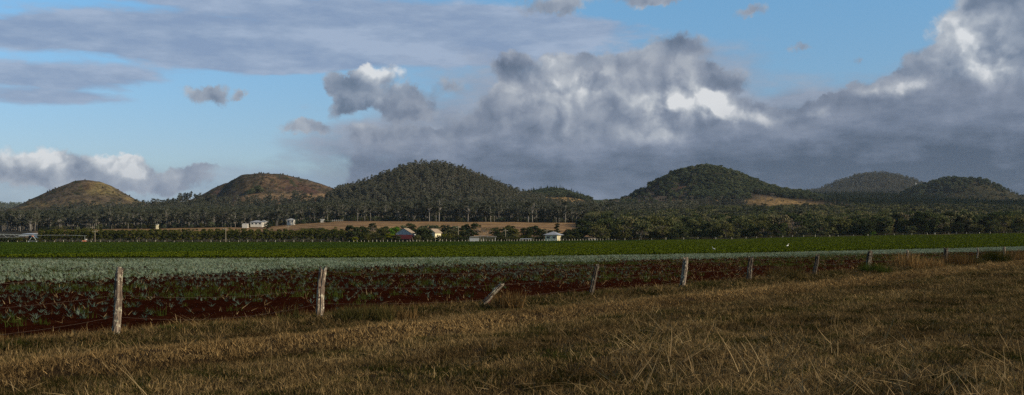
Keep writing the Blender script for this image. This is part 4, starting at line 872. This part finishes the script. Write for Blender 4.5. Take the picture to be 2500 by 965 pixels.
hgt = rng.uniform(.24, .50, len(Xk))*(.75+.5*nzk); big = (Yk > 45) & (ovk < .12+.1*rng.normal(size=len(Yk))); ix_ = np.where(big, rng.integers(5, 8, len(Xk)), rng.integers(0, 5, len(Xk)))
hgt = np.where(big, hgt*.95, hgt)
# the 300 that show largest are plants of their own
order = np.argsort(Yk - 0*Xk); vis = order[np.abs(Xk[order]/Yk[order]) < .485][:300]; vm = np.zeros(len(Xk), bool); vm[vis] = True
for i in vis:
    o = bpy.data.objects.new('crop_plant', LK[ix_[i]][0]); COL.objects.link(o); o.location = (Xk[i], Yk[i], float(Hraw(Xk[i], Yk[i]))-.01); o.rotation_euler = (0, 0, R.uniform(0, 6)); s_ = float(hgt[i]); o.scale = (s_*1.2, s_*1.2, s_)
    tag(o, 'single blue green strappy crop plant on the bare red soil nearest the fence', 'plant', 'nearest plants of the blue green crop')
r_ = ~vm; P3 = np.stack([Xk[r_], Yk[r_], Hraw(Xk[r_], Yk[r_])-.01], 1)
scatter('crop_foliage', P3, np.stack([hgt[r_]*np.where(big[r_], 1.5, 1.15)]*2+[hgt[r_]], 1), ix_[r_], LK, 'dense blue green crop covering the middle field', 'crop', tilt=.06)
# weeds and dead stalks between the crop
mW = (rng.random(len(Xc)) < np.clip(.9*(fbm(Xc/5+70, Yc/5, 3)-.40), 0, 1)*(.3+.7*edge)) & (Yc < 130)
scatter('field_weeds', np.stack([Xc[mW], Yc[mW]+.2, Hraw(Xc[mW], Yc[mW]+.2)-.01], 1), rng.uniform(.4, .95, mW.sum()), rng.integers(0, 3, mW.sum()), WD, 'green weeds growing through the blue green crop', 'weeds', tilt=.05)
mS = (rng.random(len(Xc)) < np.where(px < 1300, .20, .34)*(Yc < 150))
Xs = Xc[mS]+rng.normal(0, .15, mS.sum()); Ys = Yc[mS]+rng.normal(0, .15, mS.sum()); k_ = Ys > soil_edge(Xs)+.3; Xs = Xs[k_]; Ys = Ys[k_]
scatter('stalk_litter', np.stack([Xs, Ys, Hraw(Xs, Ys)+.01], 1), rng.uniform(.35, 1.15, len(Xs)), rng.integers(0, 4, len(Xs)), ST, 'dry broken stalks littering the red soil', 'litter', tilt=.7, kind='stuff')

# green crop beyond
def clump(rg, mat):
    n = 70; c_ = rg.normal(size=(n, 3))*np.array([.42, .42, .06])+np.array([0, 0, .17]); V = rquads(c_, rg.uniform(.035, .085, n), rg); me = leafmesh('crop_clump', V, np.repeat(rg.random(n), 4)); me.materials.append(M[mat]); return me
X, Y = fanpts(150000, 112., 449., -.52, .52, 1.7); t_ = X/Y; k_ = (Y > crop_edge_t(t_)+.8); X = X[k_]; Y = Y[k_]; px, rw = rows(X, Y)
split = np.interp(px, [-200, 200, 600, 1000, 1500, 1900, 2300], [632, 624, 616, 607, 594, 580, 566])+2*(fbm(X/20, Y/20, 3)-.5)
lt = rw > split; sc_ = rng.uniform(.8, 1.25, len(X))*np.clip(.8+Y/500, .9, 1.5)
P3 = np.stack([X, Y, Hraw(X, Y)-.05], 1); print('green crop', len(X))
CD = [(clump(rg, 'crop_dark'), None) for _ in range(3)]; CLt = [(clump(rg, 'crop_light'), None) for _ in range(3)]
s3 = np.stack([sc_*1.2, sc_*1.2, sc_], 1)
scatter('dark_crop_foliage', P3[~lt], s3[~lt], rng.integers(0, 3, (~lt).sum()), CD, 'low dark green crop on the far side of the green field', 'crop')
scatter('light_crop_foliage', P3[lt], s3[lt], rng.integers(0, 3, lt.sum()), CLt, 'low yellowish green crop on the near side of the green field', 'crop')

# ------------------------------------------------------------------ a cloud off to the right that shades the right-hand hills
SUN = np.array([.87, -.34, .40]); SUN /= np.linalg.norm(SUN)
def cloud(cx, cy, alt, rx, ry, seed):
    off = SUN/SUN[2]*alt; rg2 = np.random.default_rng(seed); n = 40; U, Vv = np.meshgrid(np.linspace(0, 2*pi, 4*n, endpoint=False), np.linspace(-pi/2, pi/2, n)); 
    q = 1+.5*(fbm(np.cos(U)*2.2+9, np.sin(U)*2.2+Vv*.6+seed, 5)-.5)
    X = rx*np.cos(Vv)*np.cos(U)*q; Y = ry*np.cos(Vv)*np.sin(U)*q; Z = 70*np.sin(Vv)*q+22*(fbm(X/60, Y/60)-.5)
    nr, nc = X.shape; idx = (np.arange(nr-1)[:, None]*nc+np.arange(nc)[None]); nx = (np.arange(nr-1)[:, None]*nc+(np.arange(nc)[None]+1) % nc)
    fq = np.stack([idx, nx, nx+nc, idx+nc], -1).reshape(-1, 4)
    return np.stack([X+cx+off[0], Y+cy+off[1], Z+alt], -1).reshape(-1, 3), fq
Vs = []; Fs = []; n0 = 0
for (cx, cy, rx, ry, sd) in [(790, 1930, 300, 170, 3), (500, 1180, 210, 160, 8), (1180, 2450, 150, 260, 5)]:
    v, f = cloud(cx, cy, 620, rx, ry, sd); Vs.append(v); Fs.append(f+n0); n0 += len(v)
m, nt = newmat('cloud'); geo = nt.n.new('ShaderNodeNewGeometry'); a = nt.noise(geo.outputs['Position'], .01, 4, .6).outputs[0]; bsdf(nt, nt.ramp(a, [(.3, (.7,.7,.72,1)), (.7, (.85,.85,.86,1))]), 1., spec=0)
tag(put('clouds', npmesh('clouds', np.vstack(Vs), np.vstack(Fs), smooth=True), m), kind='structure')

# ------------------------------------------------------------------ haze
m, nt = newmat('haze'); pv = nt.n.new('ShaderNodeVolumePrincipled'); pv.inputs['Color'].default_value = (.78, .88, 1., 1); pv.inputs['Density'].default_value = 2.6e-5; pv.inputs['Anisotropy'].default_value = .2
nt.l.new(pv.outputs[0], nt.out.inputs['Volume'])
tag(MB().box(-8200, -300, -12, 8200, 7300, 420).build('haze', m), 'thin pale blue air over the whole land', 'haze', kind='stuff')

# ------------------------------------------------------------------ sky
w = bpy.data.worlds.new('World'); SC.world = w; w.use_nodes = True; w.node_tree.nodes.clear(); nt = NT(w.node_tree)
out = nt.n.new('ShaderNodeOutputWorld'); bg = nt.n.new('ShaderNodeBackground'); nt.l.new(bg.outputs[0], out.inputs[0]); STR = .1; bg.inputs[1].default_value = STR
sky = nt.n.new('ShaderNodeTexSky'); sky.sky_type = 'NISHITA'; sky.sun_disc = False; el = math.asin(SUN[2]); az = atan2(SUN[0], SUN[1]); sky.sun_elevation = el; sky.sun_rotation = az; sky.altitude = 700; sky.air_density = 1.; sky.dust_density = .6; sky.ozone_density = 2.5
tc = nt.n.new('ShaderNodeTexCoord'); D = nt.vm('NORMALIZE', tc.outputs['Generated']); sx = nt.n.new('ShaderNodeSeparateXYZ'); nt.l.new(D, sx.inputs[0])
U = nt.m('MULTIPLY', nt.m('ARCTAN2', sx.outputs[0], sx.outputs[1]), F); V = nt.m('MULTIPLY', nt.m('ARCSINE', sx.outputs[2]), F)
cb = nt.n.new('ShaderNodeCombineXYZ'); nt.inp(cb, 0, U); nt.inp(cb, 1, V); P = cb.outputs[0]
def uv(px, row):
    a_ = atan(T(px)); return F*a_, F*atan((HR-row)/F*cos(a_))
wn = nt.noise(D, 17., 8, .66); W1 = nt.vm('SCALE', nt.vm('SUBTRACT', wn.outputs['Color'], (.5, .5, .5)), sc=135.)
Pw = nt.vm('ADD', P, W1)
def field(Pv, blobs, k=1.5):
    acc = None
    for (bx_, by_, rx, ry, rot, wt) in blobs:
        u0, v0 = uv(bx_, by_); mp = nt.n.new('ShaderNodeMapping'); mp.vector_type = 'TEXTURE'; nt.l.new(Pv, mp.inputs[0])
        mp.inputs[1].default_value = (u0, v0, 0); mp.inputs[2].default_value = (0, 0, radians(rot)); mp.inputs[3].default_value = (rx*k, ry*k, 1e4)
        gr = nt.n.new('ShaderNodeTexGradient'); gr.gradient_type = 'SPHERICAL'; nt.l.new(mp.outputs[0], gr.inputs[0])
        acc = nt.m('MULTIPLY', gr.outputs['Fac'], wt) if acc is None else nt.m('MULTIPLY_ADD', gr.outputs['Fac'], wt, acc)
    return acc
CU = [(1500,250,280,95,0,1.),(1330,215,150,60,0,.9),(1560,180,170,62,0,.9),(1655,105,85,34,-10,1.),(1765,185,60,24,0,.9),(1720,280,130,62,0,1.),(1450,150,110,34,0,.8),
 (1245,168,40,34,0,1.),(1180,280,110,50,0,.7),(1180,340,330,60,0,.8),(1600,400,480,95,0,1.),(1950,400,260,90,0,1.),(1850,290,80,28,-15,.9),
 (930,240,120,42,-12,1.),(855,205,70,34,-35,1.1),(935,180,50,30,0,.9),(850,268,46,26,20,.8),(1010,245,60,40,0,.9),(742,320,54,24,0,1.2),(940,335,130,26,0,.8),
 (880,410,60,36,0,.7),(1050,425,200,55,0,.7),(1350,440,420,60,0,.9),(1900,440,480,70,0,1.),
 (2300,370,330,140,0,1.2),(2420,210,150,130,0,1.1),(2260,160,90,34,0,.9),(2370,50,100,70,0,1.),(2460,110,110,150,0,1.),(2180,240,140,44,8,1.),(2050,290,130,50,20,1.),(1930,320,130,50,25,1.),(2010,262,50,26,0,.8),(1900,265,40,26,0,.7),
 (120,400,150,40,0,1.25),(310,390,46,28,0,1.3),(400,432,170,30,0,1.),(200,445,260,38,0,1.),(520,405,90,16,0,.7),(505,238,60,28,-12,1.3),(604,247,24,16,0,1.),
 (1350,10,120,32,0,1.2),(1600,0,110,18,0,1.1),(1835,32,60,20,10,1.),(1968,118,50,15,-5,.85),(2098,165,34,16,0,.75),(1100,208,50,24,0,.7)]
Fc = field(Pw, CU)
Dw = nt.vm('ADD', D, nt.vm('SCALE', nt.vm('SUBTRACT', nt.noise(D, 30., 4, .6).outputs['Color'], (.5, .5, .5)), sc=.03))
def puffs(vec):
    a_ = nt.noise(vec, 22., 7, .54).outputs[0]; v_ = nt.n.new('ShaderNodeTexVoronoi'); v_.feature = 'SMOOTH_F1'; nt.inp(v_, 'Vector', vec); v_.inputs['Scale'].default_value = 34.; v_.inputs['Detail'].default_value = 2.; v_.inputs['Roughness'].default_value = .5; v_.inputs['Smoothness'].default_value = .5
    return nt.m('ADD', nt.m('MULTIPLY', a_, .62), nt.m('MULTIPLY', nt.m('SUBTRACT', 1., v_.outputs['Distance']), .38))
nA = puffs(Dw); nB = puffs(nt.vm('ADD', Dw, (.0085, 0., .0105)))
nL = nt.noise(D, 9., 4, .55).outputs[0]
dens = nt.m('ADD', Fc, nt.m('MULTIPLY', nt.m('SUBTRACT', nA, .55), 1.1))
maskC = nt.mr(dens, .25, .50)
TB = [(935,174,52,30,0,.8),(925,252,60,26,0,.35),(1655,245,95,46,0,.6),(1745,262,46,34,-30,.8),(1830,288,60,20,-15,.7),(1340,225,110,44,0,.3),(1320,145,60,22,0,.35),(1450,205,80,36,0,.3),
 (2350,95,110,50,-30,.5),(2200,212,90,16,8,.7),(2430,170,60,50,0,.3),(1985,278,50,18,0,.55),(120,395,160,44,0,.55),(312,388,60,32,0,.8),(1030,388,90,16,0,.3),(1380,395,120,30,0,.15),(1620,330,110,36,0,.25),(505,230,50,16,0,.3),(420,430,120,24,0,.25)]
TD = [(850,205,60,30,-30,.22),(870,268,60,26,0,.28),(1020,240,50,35,0,.16),(1245,170,45,30,0,.25),(1200,320,240,34,0,.14),(2230,370,420,130,0,.46),(2470,420,280,130,0,.2),(1750,440,600,70,0,.16),(1650,105,80,30,0,.12),(1765,190,50,22,0,.12),(880,415,60,36,0,.18),(1345,20,90,24,0,.04)]
Pt = nt.vm('ADD', P, nt.vm('SCALE', W1, sc=.5))
Fb = field(Pt, TB); Fd = field(Pt, TD); rel = nt.m('SUBTRACT', nA, nB)
crisp = nt.mr(nt.m('ADD', Fb, nt.m('MULTIPLY', nt.m('SUBTRACT', nA, .55), .9)), .10, .42)
tone = nt.m('ADD', nt.m('SUBTRACT', .52, Fd), nt.m('ADD', nt.m('MULTIPLY', rel, nt.m('ADD', .75, nt.m('MULTIPLY', Fb, 1.6))), nt.m('MULTIPLY', nt.m('SUBTRACT', nL, .5), .30)))
tone = nt.m('ADD', tone, nt.m('ADD', nt.m('MULTIPLY', Fb, .45), nt.m('MULTIPLY', nt.m('MULTIPLY', crisp, .12), nt.m('MINIMUM', nt.m('MULTIPLY', Fb, 3.), 1.))))
tone = nt.m('ADD', tone, nt.m('MULTIPLY', nt.m('SUBTRACT', 1., nt.mr(dens, .35, .9)), .08), clamp=True)
K = lambda r_, g_, b_: tuple(q/STR for q in srgb(r_, g_, b_)[:3])+(1,)
colC = nt.ramp(tone, [(0., K(60,77,99)), (.22, K(84,99,121)), (.42, K(118,130,150)), (.60, K(148,157,172)), (.80, K(182,188,196)), (1., K(224,226,228))])
# streaky high layer
SL = [(820,95,640,58,-1,1.25),(430,110,330,48,0,1.15),(1080,112,260,32,0,1.),(950,30,430,34,-2,1.15),(1180,70,280,36,0,.9),(600,6,330,12,0,.8),(55,95,110,24,0,1.2),(250,92,140,24,0,.8),(80,188,230,30,0,1.2),(90,238,190,14,0,.9),(600,150,260,18,0,1.),(350,180,130,18,0,.5)]
ws = nt.noise(nt.vm('MULTIPLY', D, (1., 1., 4.)), 6., 5, .55); Ps = nt.vm('ADD', P, nt.vm('MULTIPLY', nt.vm('SUBTRACT', ws.outputs['Color'], (.5, .5, .5)), (260., 46., 0.)))
Fs_ = field(Ps, SL); nS = nt.noise(nt.vm('MULTIPLY', D, (1., 1., 5.)), 10., 6, .58).outputs[0]; nS2 = nt.noise(nt.vm('ADD', nt.vm('MULTIPLY', D, (1., 1., 5.)), (.02, 0., .06)), 10., 6, .58).outputs[0]
nR = nt.noise(nt.vm('MULTIPLY', D, (1., 1., 3.2)), 34., 6, .62).outputs[0]
maskS = nt.m('MULTIPLY', nt.mr(nt.m('ADD', nt.m('ADD', Fs_, nt.m('MULTIPLY', nt.m('SUBTRACT', nS, .5), .9)), nt.m('MULTIPLY', nt.m('SUBTRACT', nR, .5), .75)), .20, .70), .88)
colS = nt.ramp(nt.m('ADD', nt.m('ADD', nt.m('MULTIPLY_ADD', nR, .9, .05), nt.m('MULTIPLY', nt.m('SUBTRACT', nS, nS2), 1.3)), nt.m('MULTIPLY', nt.m('SUBTRACT', nL, .5), .5)), [(.25, K(134,152,182)), (.5, K(147,163,189)), (.8, K(164,178,201))])
# clear sky, and unseen dark cloud added overhead to dim the fill
sk = nt.mix(1., sky.outputs[0], nt.ramp(nt.m('DIVIDE', V, 600.), [(0., (.72,.72,.80,1)), (.35, (.92,.98,1.08,1)), (1., (1.0,1.40,1.50,1))]), 'MULTIPLY')
c1 = nt.mix(maskS, sk, colS)
BL = [(1350,420,560,95,0,1.2),(1900,430,500,120,0,1.2),(2350,380,380,170,0,1.3),(1050,350,300,50,0,.7),(1000,290,120,40,0,.4),(1300,260,320,120,0,.8),(1750,240,260,110,0,.6),(2150,270,220,50,0,.6),(1650,150,150,60,0,.4)]
Fl = field(nt.vm('ADD', P, nt.vm('SCALE', nt.vm('SUBTRACT', nt.noise(nt.vm('MULTIPLY', D, (1., 1., 2.2)), 9., 7, .6).outputs['Color'], (.5, .5, .5)), sc=170.)), BL)
nH = nt.noise(nt.vm('MULTIPLY', D, (1., 1., 3.)), 20., 7, .6).outputs[0]
maskL = nt.m('MULTIPLY', nt.mr(nt.m('ADD', Fl, nt.m('MULTIPLY', nt.m('SUBTRACT', nH, .5), .9)), .10, .75), .9)
low = nt.m('MULTIPLY', field(nt.vm('ADD', P, W1), [(1800,470,1300,105,0,1.),(1350,400,520,60,0,.6),(2350,400,520,160,0,1.)]), .6)
colL = nt.ramp(nt.m('ADD', nt.m('SUBTRACT', .60, nt.m('MULTIPLY', low, .75)), nt.m('MULTIPLY', nt.m('SUBTRACT', nH, .5), .9)), [(0., K(72,88,110)), (.32, K(112,125,147)), (.6, K(146,156,175)), (1., K(174,181,194))])
LH = field(nt.vm('ADD', P, nt.vm('SCALE', nt.vm('SUBTRACT', nt.noise(D, 7., 5, .6).outputs['Color'], (.5, .5, .5)), sc=140.)), [(250,470,520,70,0,1.1),(760,480,300,50,0,.7)])
c1 = nt.mix(nt.m('MULTIPLY', nt.mr(LH, .05, .7), .75), c1, nt.ramp(nH, [(.3, K(134,156,182)), (.7, K(164,182,200))]))
c1 = nt.mix(maskL, c1, colL)
c2 = nt.mix(nt.m('MULTIPLY', nt.mr(dens, .22, .62), .93), c1, nt.mix(nt.mr(low, .0, .38, 0., .9), colC, colL))
dim_deck = nt.m('MULTIPLY', nt.mr(V, 900., 1500.), nt.mr(nt.noise(D, 3., 6, .6).outputs[0], .36, .5, .35, .92))  # dark cloud cover added above the view, cuts skylight on the land
c3 = nt.mix(dim_deck, c2, K(66,74,88))
nt.l.new(c3, bg.inputs[0])
w.cycles.sampling_method = 'MANUAL'; w.cycles.sample_map_resolution = 256
ld = bpy.data.lights.new('sun', 'SUN'); ld.energy = 5.; ld.angle = radians(.5); ld.color = (1., .86, .66); lo = bpy.data.objects.new('sun', ld); COL.objects.link(lo)
from mathutils import Vector
lo.rotation_euler = Vector(SUN).to_track_quat('Z', 'Y').to_euler()

cd = bpy.data.cameras.new('camera'); co = bpy.data.objects.new('camera', cd); COL.objects.link(co); co.location = (0, 0, EYE); co.rotation_euler = (pi/2, 0, 0)
cd.sensor_width = 36; cd.lens = F/2500*36; cd.shift_y = (HR-482.5)/2500; cd.clip_end = 20000; cd.clip_start = .1; SC.camera = co
v = SC.view_settings; v.view_transform = 'Standard'; v.look = 'None'; v.gamma = 1; v.exposure = 0; v.use_curve_mapping = False
cy = SC.cycles; cy.max_bounces = 4; cy.diffuse_bounces = 2; cy.glossy_bounces = 1; cy.transmission_bounces = 1; cy.transparent_max_bounces = 4; cy.volume_bounces = 0; cy.caustics_reflective = False; cy.caustics_refractive = False
cy.use_denoising = False; cy.use_adaptive_sampling = False
SC.render.film_transparent = False
